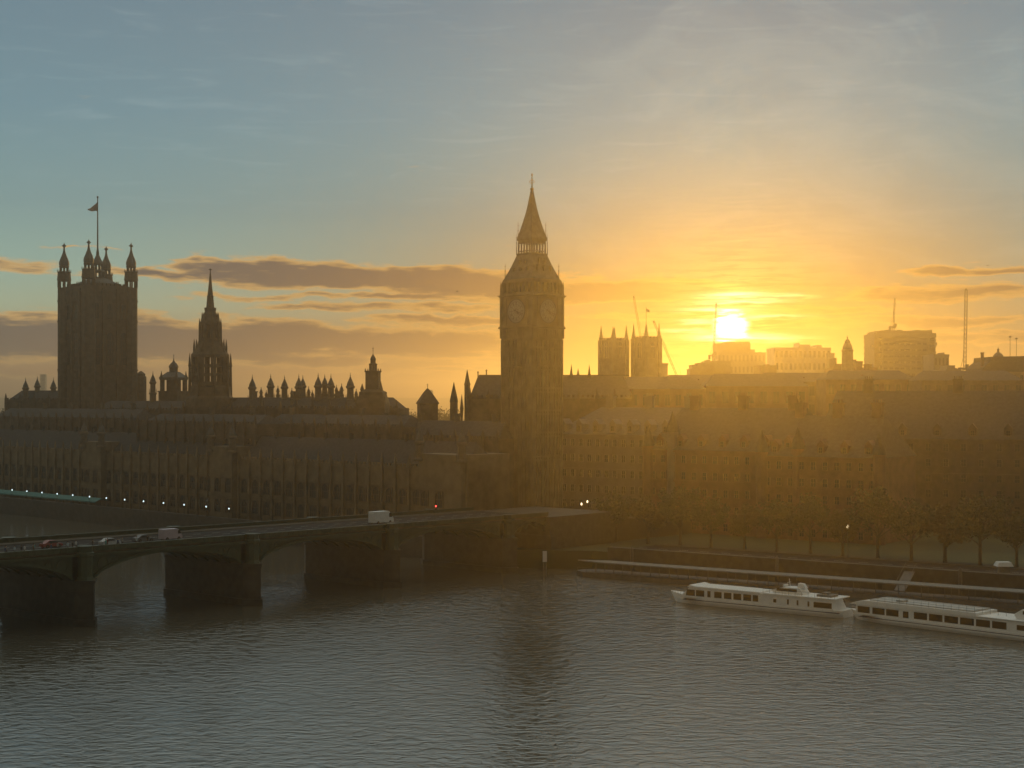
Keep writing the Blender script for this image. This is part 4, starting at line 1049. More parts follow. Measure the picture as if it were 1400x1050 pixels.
def arch(t0, t1):
    n = 20; a = t0 + 2.2; b = t1 - 2.2; spr = 8.5; pts = []
    for i in range(n + 1):
        u = i / n; x = a + (b - a) * u
        pts.append((x, spr + (deck_z(x) - 1.15 - spr) * math.sin(math.pi * u) ** .62 if 0 < u < 1 else spr))
    mb = MB(); vs = []; fs = []
    for (x, z) in pts:
        top = deck_z(x) - .5
        vs += [(x, 0.25, z), (x, BW - .25, z), (x, 0.25, top), (x, BW - .25, top)]
    for i in range(n):
        k, q = i * 4, i * 4 + 4
        fs += [(k, q, q + 2, k + 2), (k + 1, k + 3, q + 3, q + 1), (k, k + 1, q + 1, q)]
    mb.add(vs, fs); sp = mb.build('spandrel', GREEN, br)
    for yy in (-.12, BW + .12 - .45):     # raised rib along each face
        mb = MB(); vs = []; fs = []
        for (x, z) in pts: vs += [(x, yy, z - .12), (x, yy + .45, z - .12), (x, yy + .45, z + .45), (x, yy, z + .45)]
        for i in range(n):
            k, q = i * 4, i * 4 + 4
            for j in range(4): fs.append((k + j, k + (j + 1) % 4, q + (j + 1) % 4, q + j))
        fs += [(0, 1, 2, 3), tuple(n * 4 + j for j in (3, 2, 1, 0))]
        mb.add(vs, fs); mb.build('rib', GREEN, sp)
    for k in range(1, 7):                 # inner girders seen from below
        mb = MB(); yy = BW * k / 7
        for i in range(n):
            (x0, z0), (x1, z1) = pts[i], pts[i + 1]
            mb.add([(x0, yy - .2, z0 - .5), (x1, yy - .2, z1 - .5), (x1, yy - .2, z1 + .01), (x0, yy - .2, z0 + .01), (x0, yy + .2, z0 - .5), (x1, yy + .2, z1 - .5), (x1, yy + .2, z1 + .01), (x0, yy + .2, z0 + .01)],
                   [(0, 1, 2, 3), (7, 6, 5, 4), (0, 4, 5, 1)])
        mb.build('girder', GREEN, sp)
    for (x, s_) in ((a + 2.2, 1.15), (a + 5.0, .75), (b - 2.2, 1.15), (b - 5.0, .75)):
        zc = deck_z(x) - 1.4 - s_; mb = MB()      # roundels in the spandrels
        for i in range(16):
            a0, a1 = 2 * math.pi * i / 16, 2 * math.pi * (i + 1) / 16
            mb.tube((x + s_ * math.cos(a0), .2, zc + s_ * math.sin(a0)), (x + s_ * math.cos(a1), .2, zc + s_ * math.sin(a1)), .12, 4)
        mb.build('roundel', GREEN, sp)
def pier(t):
    mb = MB()
    mb.extr([(t - 2.2, -.4), (t, -3.4), (t + 2.2, -.4), (t + 2.2, BW + .4), (t, BW + 3.4), (t - 2.2, BW + .4)], -2, 8.0, 'z')
    mb.extr([(t - 2.6, -.5), (t, -4.0), (t + 2.6, -.5), (t + 2.6, BW + .5), (t, BW + 4.0), (t - 2.6, BW + .5)], -2, 1.3, 'z')
    mb.extr([(t - 2.5, -.5), (t, -3.8), (t + 2.5, -.5), (t + 2.5, BW + .5), (t, BW + 3.8), (t - 2.5, BW + .5)], 8.0, 8.5, 'z')
    p = mb.build('pier', GRANITE, br)
    for y in (-.6, BW + .6):
        z = deck_z(t); m2 = MB(); m2.lathe(t, y, [(1.7, 8.5), (1.4, 9.2), (1.4, z - 1.0), (1.7, z - .7), (1.7, z - .2), (1.4, z), (1.4, z + .85), (1.55, z + .9), (1.55, z + 1.1)], 8, R(22.5)); m2.build('buttress', GREEN, p)
for i in range(len(PIERS)):
    pier(PIERS[i])
    if i: arch(PIERS[i - 1], PIERS[i])
arch(-101, PIERS[0]); arch(PIERS[-1], T_END + 3)
mb = MB(); mb.box(T_END - 1, T_END + 26, -1.5, BW + 1.5, -1, 12.7); mb.box(T_END - 1.4, T_END + .4, -2.2, BW + 2.2, -1, 8); mb.build('abutment', GRANITE, br)
mb = MB()      # approach ramp down to the streets by the clock tower
vs = [(T_END, 0, 12.6), (T_END, BW, 12.6), (T_END + 120, BW, GND + .03), (T_END + 120, 0, GND + .03), (T_END, 0, 2), (T_END, BW, 2), (T_END + 120, BW, 2), (T_END + 120, 0, 2)]
mb.add(vs, [(0, 3, 2, 1), (4, 5, 6, 7), (0, 4, 7, 3), (1, 2, 6, 5), (0, 1, 5, 4), (3, 7, 6, 2)])
o_ = mb.build('approach_road', ASPH, loc=(BO.x, BO.y, 0)); o_.rotation_euler = (0, 0, BROT); tag(o_, kind='structure')
mb = MB()
for t in range(-100, 150, 5):
    for y in (9.2, 13.0, 16.8): mb.box(t, t + 2, y - .06, y + .06, deck_z(t) + .021, deck_z(t) + .026)
mb.build('lane_marking', PAINT, br)

# ------------------------------------------------------------------ traffic
def vehicle(name, label, cat, t, n, L, W, H, prof, color, heading=0, glassz=(.55, .9)):
    x, y = bt(t, n); v = thing(name, label, cat, (x, y, deck_z(t) + .03), BROT + heading, 'vehicles on the bridge')
    mb = MB(); k = len(prof); vs = []
    for s_ in (-1, 1):
        for (px, pz) in prof:
            nar = 1.0 if pz < H * .55 else .86 if H < 2 else .96
            vs.append((px * L, s_ * W / 2 * nar, pz * 1.0))
    fs = [tuple(range(k)), tuple(range(2 * k - 1, k - 1, -1))] + [(i, k + i, k + (i + 1) % k, (i + 1) % k) for i in range(k)]
    mb.add(vs, fs); b = mb.build('body', color, v); bv = b.modifiers.new('bevel', 'BEVEL'); bv.width = .06; bv.segments = 2
    for x_ in (-.31 * L, .31 * L):
        for s_ in (-1, 1):
            w = MB(); w.tube((x_, s_ * (W / 2 - .2), .33), (x_, s_ * (W / 2 + .02), .33), .34, 14); wh = w.build('wheel', BLACK, v)
            w = MB(); w.tube((x_, s_ * (W / 2 + .01), .33), (x_, s_ * (W / 2 + .04), .33), .19, 10); w.build('rim', STEEL, wh)
    z0, z1 = glassz
    for s_ in (-1, 1):
        nar = .86 if H < 2 else .96
        g = MB()
        if H < 2: 
            ya = s_ * (W / 2 * 1.0 + .005); yb = s_ * (W / 2 * .87 + .01)
            g.add([(-.26 * L, ya * .975, z0), (.2 * L, ya * .975, z0), (.1 * L, yb, z1), (-.18 * L, yb, z1)], [(0, 1, 2, 3)])
        else: g.add([(.26 * L, s_ * (W / 2 * .965 + .01), z0), (.42 * L, s_ * (W / 2 * .965 + .01), z0), (.37 * L, s_ * (W / 2 * .965 + .01), z1), (.26 * L, s_ * (W / 2 * .965 + .01), z1)], [(0, 1, 2, 3)])
        g.build('window', GLASS, v)
    for s_ in (-1, 1):
        h = MB(); h.box(L * .495, L * .5 + .03, s_ * W * .36 - .15, s_ * W * .36 + .15, .6, .78); h.build('headlight', OPAL, v)
    return v
CARP = [(-.5, .28), (.5, .28), (.5, .62), (.47, .80), (.24, .92), (.11, 1.42), (-.2, 1.46), (-.36, 1.0), (-.49, .92), (-.5, .6)]
VANP = [(-.5, .3), (.5, .3), (.5, .85), (.47, 1.15), (.40, 1.35), (.30, 2.15), (.24, 2.3), (-.49, 2.3), (-.5, 1.9)]
vehicle('car', 'small bright red car on the bridge above the left arch, among the pedestrians', 'car', t_at(70, 11.0), 11.0, 4.1, 1.75, 1.45, CARP, paint('red car paint', (0.25, 0.03, 0.02)), 0, (.98, 1.36))
vehicle('van', 'pale pinkish van crossing the bridge over the second arch', 'van', t_at(233, 9.0), 9.0, 4.6, 1.9, 2.2, VANP, paint('pale pink van paint', (0.50, 0.42, 0.48)), 0, (1.25, 1.95))
vehicle('van', 'large plain white van, the brightest vehicle, on the bridge right of the middle arches', 'van', t_at(521, 11.0), 11.0, 6.2, 2.2, 2.3, [(a, b * 1.25 if b > 1 else b) for a, b in VANP], paint('white van paint', (0.75, 0.76, 0.76)), 0, (1.45, 2.4))
vehicle('car', 'dark grey car following the pale pinkish van on the bridge', 'car', t_at(196, 9.0), 9.0, 4.2, 1.75, 1.45, CARP, paint('dark grey car paint', (0.10, 0.10, 0.11)), 0, (.98, 1.36))
vehicle('car', 'silver car close to the crowd at the left part of the bridge', 'car', t_at(150, 7.2), 7.2, 4.2, 1.75, 1.45, CARP, paint('silver car paint', (0.40, 0.41, 0.42)), 0, (.98, 1.36))
# traffic signal with its red light on
tx, ty = bt(t_at(596, 4.0), 4.0); tl = thing('traffic_light', 'traffic signal on a post showing red, on the bridge right of the white van', 'traffic light', (tx, ty, deck_z(t_at(596, 4.0)) + .16))
mb = MB(); mb.tube((0, 0, 0), (0, 0, 3.4), .07, 8); mb.lathe(0, 0, [(.16, 0), (.12, .3), (.07, .35)], 8); mb.build('post', STEEL, tl)
mb = MB(); mb.box(-.2, .2, -.16, .12, 2.9, 3.95); mb.build('signal_head', BLACK, tl)
mb = MB(); mb.tube((0, -.15, 3.72), (0, -.24, 3.72), .17, 12); mb.build('red_lamp', LAMPR, tl)
for zz, c_ in ((3.42, 'amber lens'), (3.12, 'green lens')):
    mb = MB(); mb.tube((0, -.15, zz), (0, -.19, zz), .1, 12); mb.build('dark_lens', mat(c_, (0.06, 0.05, 0.02)), tl)

# ------------------------------------------------------------------ people on the footway
def person_mesh(pose, trouser, coat):
    """one continuous skinned body; materials by height: skin, coat, trousers"""
    st, arm = pose
    V = [(0, 0, .95), (0, 0, 1.12), (0, .01, 1.36), (0, 0, 1.50), (0, -.02, 1.60), (0, -.03, 1.72),
         (.10, 0, .88), (.11, -.02 - st * .5, .50), (.11, .02 - st, .08), (.11, -.12 - st, .04),
         (-.10, 0, .88), (-.11, -.02 + st * .4, .50), (-.11, .04 + st, .08), (-.11, -.10 + st, .04),
         (.19, 0, 1.40), (.24, .02 + arm * .3, 1.13), (.25, -.05 - arm, .90), (.25, -.08 - arm, .81),
         (-.19, 0, 1.40), (-.24, .02 - arm * .3, 1.13), (-.25, -.02 + arm, .90), (-.25, -.03 + arm, .81)]
    E = [(0, 1), (1, 2), (2, 3), (3, 4), (4, 5), (0, 6), (6, 7), (7, 8), (8, 9), (0, 10), (10, 11), (11, 12), (12, 13), (2, 14), (14, 15), (15, 16), (16, 17), (2, 18), (18, 19), (19, 20), (20, 21)]
    rad = [.15, .13, .16, .065, .085, .08, .095, .065, .045, .04, .095, .065, .045, .04, .065, .052, .04, .035, .065, .052, .04, .035]
    me = bpy.data.meshes.new('body'); me.from_pydata(V, E, []); o = bpy.data.objects.new('body', me); COL.objects.link(o)
    sk = o.modifiers.new('s', 'SKIN')
    for i, sv in enumerate(me.skin_vertices[0].data): sv.radius = (rad[i], rad[i] * (.75 if i in (1, 2, 0) else 1)); sv.use_root = (i == 0)
    ss = o.modifiers.new('u', 'SUBSURF'); ss.levels = 1
    dg = bpy.context.evaluated_depsgraph_get(); nm = bpy.data.meshes.new_from_object(o.evaluated_get(dg)); bpy.data.objects.remove(o)
    nm.materials.clear()
    for m_ in (SKIN, coat, trouser, BLACK): nm.materials.append(m_)
    for p in nm.polygons:
        c = p.center; p.use_smooth = True
        p.material_index = 0 if (c.z > 1.5 or (abs(c.x) > .2 and c.z < .88 and c.z > .7)) else 1 if c.z > .86 else 2 if c.z > .1 else 3
    return nm
COATS = {'navy': (.06, .09, .18), 'grey': (.3, .3, .31), 'pale blue': (.45, .55, .62), 'black': (.02, .02, .02), 'white': (.6, .6, .6), 'brown': (.12, .08, .05), 'teal': (.10, .35, .35), 'dark red': (.2, .03, .03)}
rr = random.Random(21); names = list(COATS)
tps = [t_at(p, 2.2) for p in (4, 12, 19, 27, 33, 42, 50, 58, 66, 82, 90, 99, 108, 127, 141, 150, 158, 172, 188, 206)]
ORD = ['leftmost', 'second', 'third', 'fourth', 'fifth', 'sixth', 'seventh', 'eighth', 'ninth', 'tenth', 'eleventh', 'twelfth', 'thirteenth', 'fourteenth', 'fifteenth', 'sixteenth', 'seventeenth', 'eighteenth', 'nineteenth', 'rightmost']
for i, t in enumerate(tps):
    cn = names[i % 8]; x, y = bt(t, rr.uniform(1.0, 3.6))
    p = thing('person', '%s walker on the bridge footway%s, in a %s coat' % (ORD[i], ' from the left' if 0 < i < 19 else '', cn), 'person', (x, y, deck_z(t) + .16), BROT + R(90) + rr.choice((0, 180)) * math.pi / 180, 'people walking on the bridge footway')
    p.scale = (1, 1, rr.uniform(.94, 1.04))
    me = person_mesh((rr.uniform(.12, .26), rr.uniform(.05, .2)), paint('dark trousers', (.03, .03, .04), .9), mat(cn + ' coat', COATS[cn], .9, .1, 3.0))
    b = bpy.data.objects.new('body', me); COL.objects.link(b); b.parent = p
    mb = MB(); mb.lathe(0, .015, [(.05, 1.60), (.092, 1.66), (.1, 1.73), (.085, 1.79), (.03, 1.825)], 10); h_ = mb.build('hair', HAIR, p, smooth=True)

# ================================================================== river terrace: lamps and awning
TD = Vector((.7071, -.7071))
def terr(px, off=0.2):
    k = (px - 700) / F      # point on the terrace wall line seen in column px
    s_ = 385.0 + off * 1.414; Yq = s_ / (1 + k); return (k * Yq, Yq)
lp = None
ORDL = ['leftmost', 'second', 'third', 'fourth', 'fifth', 'sixth', 'seventh', 'eighth', 'ninth', 'tenth', 'eleventh', 'twelfth', 'rightmost']
for i, px in enumerate((16.5, 36.7, 57.3, 78.2, 99.4, 122.4, 145.4, 170.4, 196.2, 223.5, 251.6, 281.8, 313)):
    x, y = terr(px); lab = 'lit white lamp on the terrace wall, %s%s of thirteen' % (ORDL[i], '' if i in (0, 12) else ' from the left')
    if lp is None:
        lp = thing('terrace_lamp', lab, 'lamp', (x, y, GND + 1.4), 0, 'lit lamps along the river terrace')
        mb = MB(); mb.lathe(0, 0, [(.22, 0), (.2, .3), (.09, .4), (.07, 2.5), (.14, 2.6), (.14, 2.7)], 8); mb.build('post', STEEL, lp)
        mb = MB(); mb.lathe(0, 0, [(.08, 2.7), (.19, 2.83), (.23, 2.98), (.19, 3.12), (.06, 3.22)], 10); mb.build('globe', LAMPW, lp, smooth=True)
    else:
        c = copy_tree(lp); c.location = (x, y, GND + 1.4); c['label'] = lab
x0, y0 = terr(-6, 5); x1, y1 = terr(140, 5); Lw = (Vector((x1, y1)) - Vector((x0, y0))).length
aw = thing('awning', 'long teal awning marquee on the river terrace behind the lamps at the left', 'marquee', (x0, y0, GND + .12), A45)
mb = MB(); n = int(Lw / 3)
for i in range(n):
    a, b = Lw * i / n, Lw * (i + 1) / n
    mb.add([(a, -2.6, 2.4), (b, -2.6, 2.4), (b, 0, 3.5), (a, 0, 3.5), (b, 2.6, 2.4), (a, 2.6, 2.4)], [(0, 1, 2, 3), (3, 2, 4, 5)])
    mb.add([(a + .03, -2.62, 2.4), (b - .03, -2.62, 2.4), (b - .1, -2.62, 1.95), (a + .1, -2.62, 1.95)], [(0, 1, 2, 3)])
c_ = mb.build('canvas', TEAL, aw); c_.modifiers.new('t', 'SOLIDIFY').thickness = .03
mb = MB(); mb.tube((0, 0, 0), (0, 0, 2.4), .05, 6); po = mb.build('pole', STEEL, aw, loc=(0, -2.5, 0))
for i in range(n + 1):
    for yq in (-2.5, 2.5):
        if i or yq > 0: again(po, aw, (Lw * i / n, yq, 0))

# ================================================================== pier and boats
PX0 = Vector((X(781, 369), 369)); PX1 = Vector((X(1400, 307), 307)); PD = (PX1 - PX0).normalized(); PROT = math.atan2(PD.y, PD.x); PL = 150
pt = thing('floating_pier', 'long low floating pier with a pale flat canopy behind the moored boats', 'pier', (PX0.x, PX0.y, 0), PROT)
mb = MB(); mb.extr([(0, 2.5), (3, .2), (PL, .2), (PL, 7.5), (3, 7.5), (0, 5)], -.3, 1.1, 'z'); mb.build('pontoon', STEEL, pt)
mb = MB(); mb.extr([(-.3, 3.4), (7, 1.2), (PL, 1.0), (PL, 6.2), (7, 6.0)], 3.3, 3.55, 'z'); mb.build('canopy', GREYP, pt)
mb = MB()
for i in range(int(PL / 5)):
    for yq in (1.6, 5.6): mb.tube((6 + i * 5, yq, 1.1), (6 + i * 5, yq, 3.3), .08, 6)
mb.build('posts', STEEL, pt)
mb = MB(); mb.tube((1, .5, 2.1), (PL, .5, 2.1), .035, 4)
for i in range(int(PL / 2.5)): mb.tube((1.5 + i * 2.5, .5, 1.1), (1.5 + i * 2.5, .5, 2.1), .03, 4)
mb.build('railing', STEEL, pt)
for q in (78,):
    mb = MB(); mb.add([(q, 7, 1.3), (q + 2.4, 7, 1.3), (q + 2.4, 14, 5.6), (q, 14, 5.6), (q, 7, 1.1), (q + 2.4, 7, 1.1), (q + 2.4, 14, 5.4), (q, 14, 5.4)], [(0, 1, 2, 3), (7, 6, 5, 4), (0, 4, 5, 1), (1, 5, 6, 2), (2, 6, 7, 3), (3, 7, 4, 0)])
    for xx in (q, q + 2.4): mb.tube((xx, 7, 2.4), (xx, 14, 6.7), .05, 4)
    mb.build('gangway', STEEL, pt)
for q in (12, 50, 92, 130):
    mb = MB(); mb.tube((q, 8.2, -2), (q, 8.2, 6.5), .4, 10); mb.lathe(q, 8.2, [(.45, 6.5), (.05, 7.1)], 10); mb.build('mooring_pile', STEEL, pt)

def hull_mesh(L, B, H, sheer=.6, fine=.28, flare=.0):
    """boat hull: bow at x=0, stern at x=L, lofted sections with a fine bow and rounded transom"""
    mb = MB(); n = 24; vs = []; rows = 6
    for i in range(n + 1):
        u = i / n; x = L * u
        half = B / 2 * min(1, (u / fine) ** .62 if u < fine else 1) * (1 - .22 * max(0, (u - .9) / .1) ** 2)
        half = max(half, .04)
        deck = H + sheer * max(0, 1 - u / .3) ** 2
        for k in range(rows):
            v = k / (rows - 1); z = -.5 + (deck + .5) * v; w = half * (.72 + .28 * min(1, v * 1.7)) if u > .02 else half
            xs = x + (1 - v) * 1.6 * max(0, 1 - u / .1)
            vs.append((xs, -w, z)); 
        for k in range(rows):
            v = k / (rows - 1); z = -.5 + (deck + .5) * v; w = half * (.72 + .28 * min(1, v * 1.7)) if u > .02 else half
            xs = x + (1 - v) * 1.6 * max(0, 1 - u / .1)
            vs.append((xs, w, z))
    fs = []; R2 = rows * 2
    for i in range(n):
        for k in range(rows - 1):
            fs.append((i * R2 + k, (i + 1) * R2 + k, (i + 1) * R2 + k + 1, i * R2 + k + 1))
            fs.append((i * R2 + rows + k, i * R2 + rows + k + 1, (i + 1) * R2 + rows + k + 1, (i + 1) * R2 + rows + k))
        fs.append((i * R2 + rows - 1, (i + 1) * R2 + rows - 1, (i + 1) * R2 + R2 - 1, i * R2 + R2 - 1))
    fs.append(tuple(n * R2 + k for k in range(rows)) + tuple(n * R2 + rows + k for k in range(rows - 1, -1, -1)))
    mb.add(vs, fs); return mb
def sidewin(parent, x, z, w, h, B, slant=0.0, name='window'):
    for s_ in (-1, 1):
        y = s_ * B / 2
        m_ = MB(); m_.add([(x + slant * 0, y, z), (x + w, y, z), (x + w, y, z + h), (x + slant, y, z + h), (x, y + s_ * .03, z), (x + w, y + s_ * .03, z), (x + w, y + s_ * .03, z + h), (x + slant, y + s_ * .03, z + h)],
           [(0, 1, 2, 3), (4, 5, 6, 7), (0, 1, 5, 4), (1, 2, 6, 5), (2, 3, 7, 6), (3, 0, 4, 7)]); m_.build(name, CABG, parent)
DECKW = mat('pale grey deck', (0.45, 0.45, 0.43), 0.7, 0.1, 1.0)
CABG = mat('brown tinted cabin glass', (0.035, 0.022, 0.012), 0.2, 0.2, 0.8, spec=0.5)
def place_boat(label, bow, stern, name='river_boat'):
    b = Vector((X(bow[0], bow[1]), bow[1])); s_ = Vector((X(stern[0], stern[1]), stern[1])); d = (s_ - b)
    return thing(name, label, 'boat', (b.x, b.y, 0), math.atan2(d.y, d.x), 'white river boats moored at the pier'), d.length
# first boat: bow left, long saloon with picture windows, wheelhouse and open stern deck
t1, L1 = place_boat('white river cruiser with tan windows, wholly in view, bow pointing left', (917, 323), (1160, 298))
B1 = 6.2
hull_mesh(L1, B1, 1.45, .75, .25).build('hull', WHITE, t1)
mb = MB(); mb.box(L1 * .12, L1 * .985, -B1 / 2 - .05, B1 / 2 + .05, .95, 1.08); mb.build('rubbing_strake', NAVY, t1)
mb = MB(); a, b = L1 * .145, L1 * .53
mb.extr([(L1 * .10, 1.4), (L1 * .155, 3.55), (L1 * .93, 3.55), (L1 * .955, 1.4)], -B1 / 2 + .25, B1 / 2 - .25); sal = mb.build('saloon', WHITE, t1)
mb = MB(); mb.extr([(L1 * .145, 3.56), (L1 * .16, 4.1), (L1 * .19, 3.85), (L1 * .56, 3.78), (L1 * .56, 3.56)], -B1 / 2 + .05, B1 / 2 - .05); mb.build('roof', WHITE, t1)
Bs = B1 - .5
for (u, w, sl_) in ((.135, .053, .25), (.195, .048, 0), (.262, .018, 0), (.302, .042, 0), (.358, .042, 0), (.412, .044, 0), (.468, .044, 0), (.521, .03, 0)):
    sidewin(sal, L1 * u, 1.85, L1 * w, 1.25, Bs, sl_)
for (u, w, z, h) in ((.635, .016, 2.0, .7), (.71, .009, 1.85, 1.0), (.762, .009, 1.85, 1.0), (.82, .009, 1.8, 1.0)): sidewin(sal, L1 * u, z, L1 * w, h, Bs, 0, 'window' if z > 1.9 else 'door')
sidewin(sal, L1 * .852, 1.75, L1 * .095, 1.05, Bs, 0, 'aft_window')
mb = MB(); mb.box(L1 * .58, L1 * .97, -B1 / 2 - .05, B1 / 2 + .05, 3.56, 3.72); mb.build('boat_deck', WHITE, t1)
mb = MB(); mb.extr([(L1 * .62, 3.72), (L1 * .605, 4.3), (L1 * .67, 5.0), (L1 * .76, 5.0), (L1 * .78, 3.72)], -1.5, 1.5); wh = mb.build('wheelhouse', WHITE, t1); sidewin(wh, L1 * .635, 4.2, L1 * .11, .55, 3.0)
mb = MB(); mb.tube((L1 * .69, 0, 5.0), (L1 * .685, 0, 6.6), .06, 6); mb.tube((L1 * .685, -.8, 5.9), (L1 * .685, .8, 5.9), .04, 5); mb.box(L1 * .66, L1 * .67, -.8, .8, 5.05, 5.4); mb.build('mast', WHITE, t1)
mb = MB(); mb.extr([(L1 * .735, 5.0), (L1 * .74, 5.9), (L1 * .765, 5.8), (L1 * .78, 5.0)], -.5, .5); mb.build('funnel', WHITE, t1)
mb = MB(); mb.box(L1 * .85, L1 * .93, -1.4, 1.4, 3.72, 4.15); mb.box(L1 * .87, L1 * .9, -.8, .8, 4.15, 4.5); mb.build('deck_locker', GREYP, t1)
mb = MB()
for s_ in (-1, 1):
    mb.tube((L1 * .58, s_ * (B1 / 2 - .1), 4.6), (L1 * .965, s_ * (B1 / 2 - .1), 4.6), .03, 4)
    for k in range(12): mb.tube((L1 * (.58 + .035 * k), s_ * (B1 / 2 - .1), 3.72), (L1 * (.58 + .035 * k), s_ * (B1 / 2 - .1), 4.6), .025, 4)
    mb.tube((.8, s_ * .6, 3.0), (L1 * .12, s_ * (B1 / 2 - .35), 2.6), .03, 4)
    for k in range(5): u = k / 4; mb.tube((.8 + (L1 * .12 - .8) * u, s_ * (.6 + (B1 / 2 - .95) * u), 1.9 - .35 * u), (.8 + (L1 * .12 - .8) * u, s_ * (.6 + (B1 / 2 - .95) * u), 3.0 - .4 * u), .025, 4)
mb.build('railing', STEEL, t1)
# second boat, running out of the picture
t2, L2 = place_boat('larger white river boat with brown windows, cut off by the right edge', (1163, 298), (1490, 262.5))
B2 = 7.4
hull_mesh(L2, B2, 1.4, .35, .2).build('hull', WHITE, t2)
mb = MB(); mb.box(L2 * .09, L2 * .99, -B2 / 2 - .05, B2 / 2 + .05, .92, 1.04); mb.build('rubbing_strake', NAVY, t2)
mb = MB(); mb.extr([(L2 * .07, 1.35), (L2 * .075, 3.2), (L2 * .9, 3.4), (L2 * .93, 1.35)], -B2 / 2 + .25, B2 / 2 - .25); sal = mb.build('saloon', WHITE, t2)
mb = MB(); mb.extr([(L2 * .045, 3.25), (L2 * .075, 3.75), (L2 * .12, 4.15), (L2 * .6, 4.1), (L2 * .6, 3.4), (L2 * .08, 3.2)], -B2 / 2 + .05, B2 / 2 - .05); mb.build('roof', WHITE, t2)
Bs = B2 - .5
for u in (.082, .150, .212): sidewin(sal, L2 * u, 1.75, L2 * .055, 1.2, Bs)
sidewin(sal, L2 * .287, 1.7, L2 * .024, 1.2, Bs, 0, 'door')
for k in range(6): sidewin(sal, L2 * (.335 + .0655 * k), 1.75, L2 * .057, 1.25, Bs)
for k in range(3): sidewin(sal, L2 * (.76 + .05 * k), 1.9, L2 * .03, .9, Bs)
mb = MB(); mb.box(L2 * .6, L2 * .95, -B2 / 2, B2 / 2, 3.45, 3.6); mb.extr([(L2 * .74, 3.6), (L2 * .73, 4.4), (L2 * .76, 5.3), (L2 * .86, 5.3), (L2 * .87, 3.6)], -1.8, 1.8); wh = mb.build('wheelhouse', WHITE, t2); sidewin(wh, L2 * .765, 4.5, L2 * .08, .6, 3.6)
mb = MB(); mb.box(L2 * .13, L2 * .58, -B2 / 2 + .8, B2 / 2 - .8, 4.16, 4.34); mb.box(L2 * .24, L2 * .27, -2.2, -.4, 4.34, 4.7); mb.build('sun_deck', DECKW, t2)
mb = MB()
for s_ in (-1, 1):
    for zz in (4.75, 5.15): mb.tube((L2 * .11, s_ * (B2 / 2 - .3), zz), (L2 * .72, s_ * (B2 / 2 - .3), zz), .03, 4)
    for k in range(20): mb.tube((L2 * (.11 + .032 * k), s_ * (B2 / 2 - .3), 4.1), (L2 * (.11 + .032 * k), s_ * (B2 / 2 - .3), 5.15), .025, 4)
mb.build('railing', STEEL, t2)
mb = MB(); mb.tube((L2 * .81, 0, 5.3), (L2 * .81, 0, 7.2), .07, 6); mb.tube((L2 * .81, -1, 6.4), (L2 * .81, 1, 6.4), .05, 5); mb.build('mast', WHITE, t2)

# ================================================================== embankment things
def emb(px, off):      # on the embankment, offset from the river wall line, seen in column px
    A_ = Vector((24, 381.6)); B_ = Vector((110, 317)); d = (B_ - A_).normalized(); n = Vector((-d.y, d.x)); A_ = A_ + n * off; k = (px - 700) / F
    s_ = (k * A_.y - A_.x) / (d.x - k * d.y); p = A_ + d * s_; return (p.x, p.y)
# trees
def tree_proto(h, rad, leaf, seed, n=2600):
    r_ = random.Random(seed); tr = MB()
    tr.lathe(0, 0, [(.55, 0), (.4, .8), (.34, h * .3), (.2, h * .62), (.06, h * .9)], 8)
    tips = []
    for k in range(9):
        a = k * 2.4 + r_.uniform(-.3, .3); z0 = h * r_.uniform(.26, .55); ln = rad * r_.uniform(.55, .95)
        mid = Vector((math.cos(a) * ln * .5, math.sin(a) * ln * .5, z0 + h * .12)); end = Vector((math.cos(a) * ln, math.sin(a) * ln, z0 + h * r_.uniform(.18, .34)))
        tr.tube((0, 0, z0), mid, .17, 6, .1); tr.tube(mid, end, .1, 5, .03); tips += [end, mid + (end - mid) * .5]
        e2 = mid + Vector((math.cos(a + .9) * ln * .4, math.sin(a + .9) * ln * .4, h * .14)); tr.tube(mid, e2, .07, 5, .02); tips.append(e2)
    tips += [Vector((r_.uniform(-1, 1), r_.uniform(-1, 1), h * r_.uniform(.7, .92))) for _ in range(5)]
    cr_ = MB()
    cl = [(t, rad * r_.uniform(.22, .42)) for t in tips]
    vs = []; fs = []
    for i in range(n):
        c, cr0 = cl[r_.randrange(len(cl))]
        d = Vector((r_.gauss(0, 1), r_.gauss(0, 1), r_.gauss(0, 1))).normalized(); q = c + d * cr0 * r_.uniform(.4, 1.05) ** .6
        u = Vector((r_.gauss(0, 1), r_.gauss(0, 1), r_.gauss(0, 1))).normalized(); w = u.cross(Vector((r_.gauss(0, 1), r_.gauss(0, 1), r_.gauss(0, 1)))).normalized(); s_ = r_.uniform(.2, .42)
        b0 = len(vs); vs += [q + u * s_, q + w * s_ * .6, q - u * s_, q - w * s_ * .6]; fs.append((b0, b0 + 1, b0 + 2, b0 + 3))
    cr_.add(vs, fs)
    t = thing('plane_tree', 'x', 'tree', (0, 0, 0), 0, 'trees by the river'); a = tr.build('trunk', BARK, t); c = cr_.build('crown', leaf, t)
    return t
TP = [tree_proto(15, 5.6, LEAF, 1), tree_proto(13, 5.0, LEAF2, 2), tree_proto(16.5, 6.2, LEAF, 3, 3000)]
used = [False] * 3
def put_tree(k, x, y, z, rot, s, label, group='trees by the river'):
    global used
    o = TP[k] if not used[k] else copy_tree(TP[k]); used[k] = True
    o.location = (x, y, z); o.rotation_euler = (0, 0, rot); o.scale = (s, s, s * random.uniform(.92, 1.08)); o['label'] = label; o['group'] = group
ORDT = ['leftmost', 'second', 'third', 'fourth', 'fifth', 'sixth', 'seventh', 'eighth', 'ninth', 'tenth', 'eleventh', 'twelfth', 'rightmost']
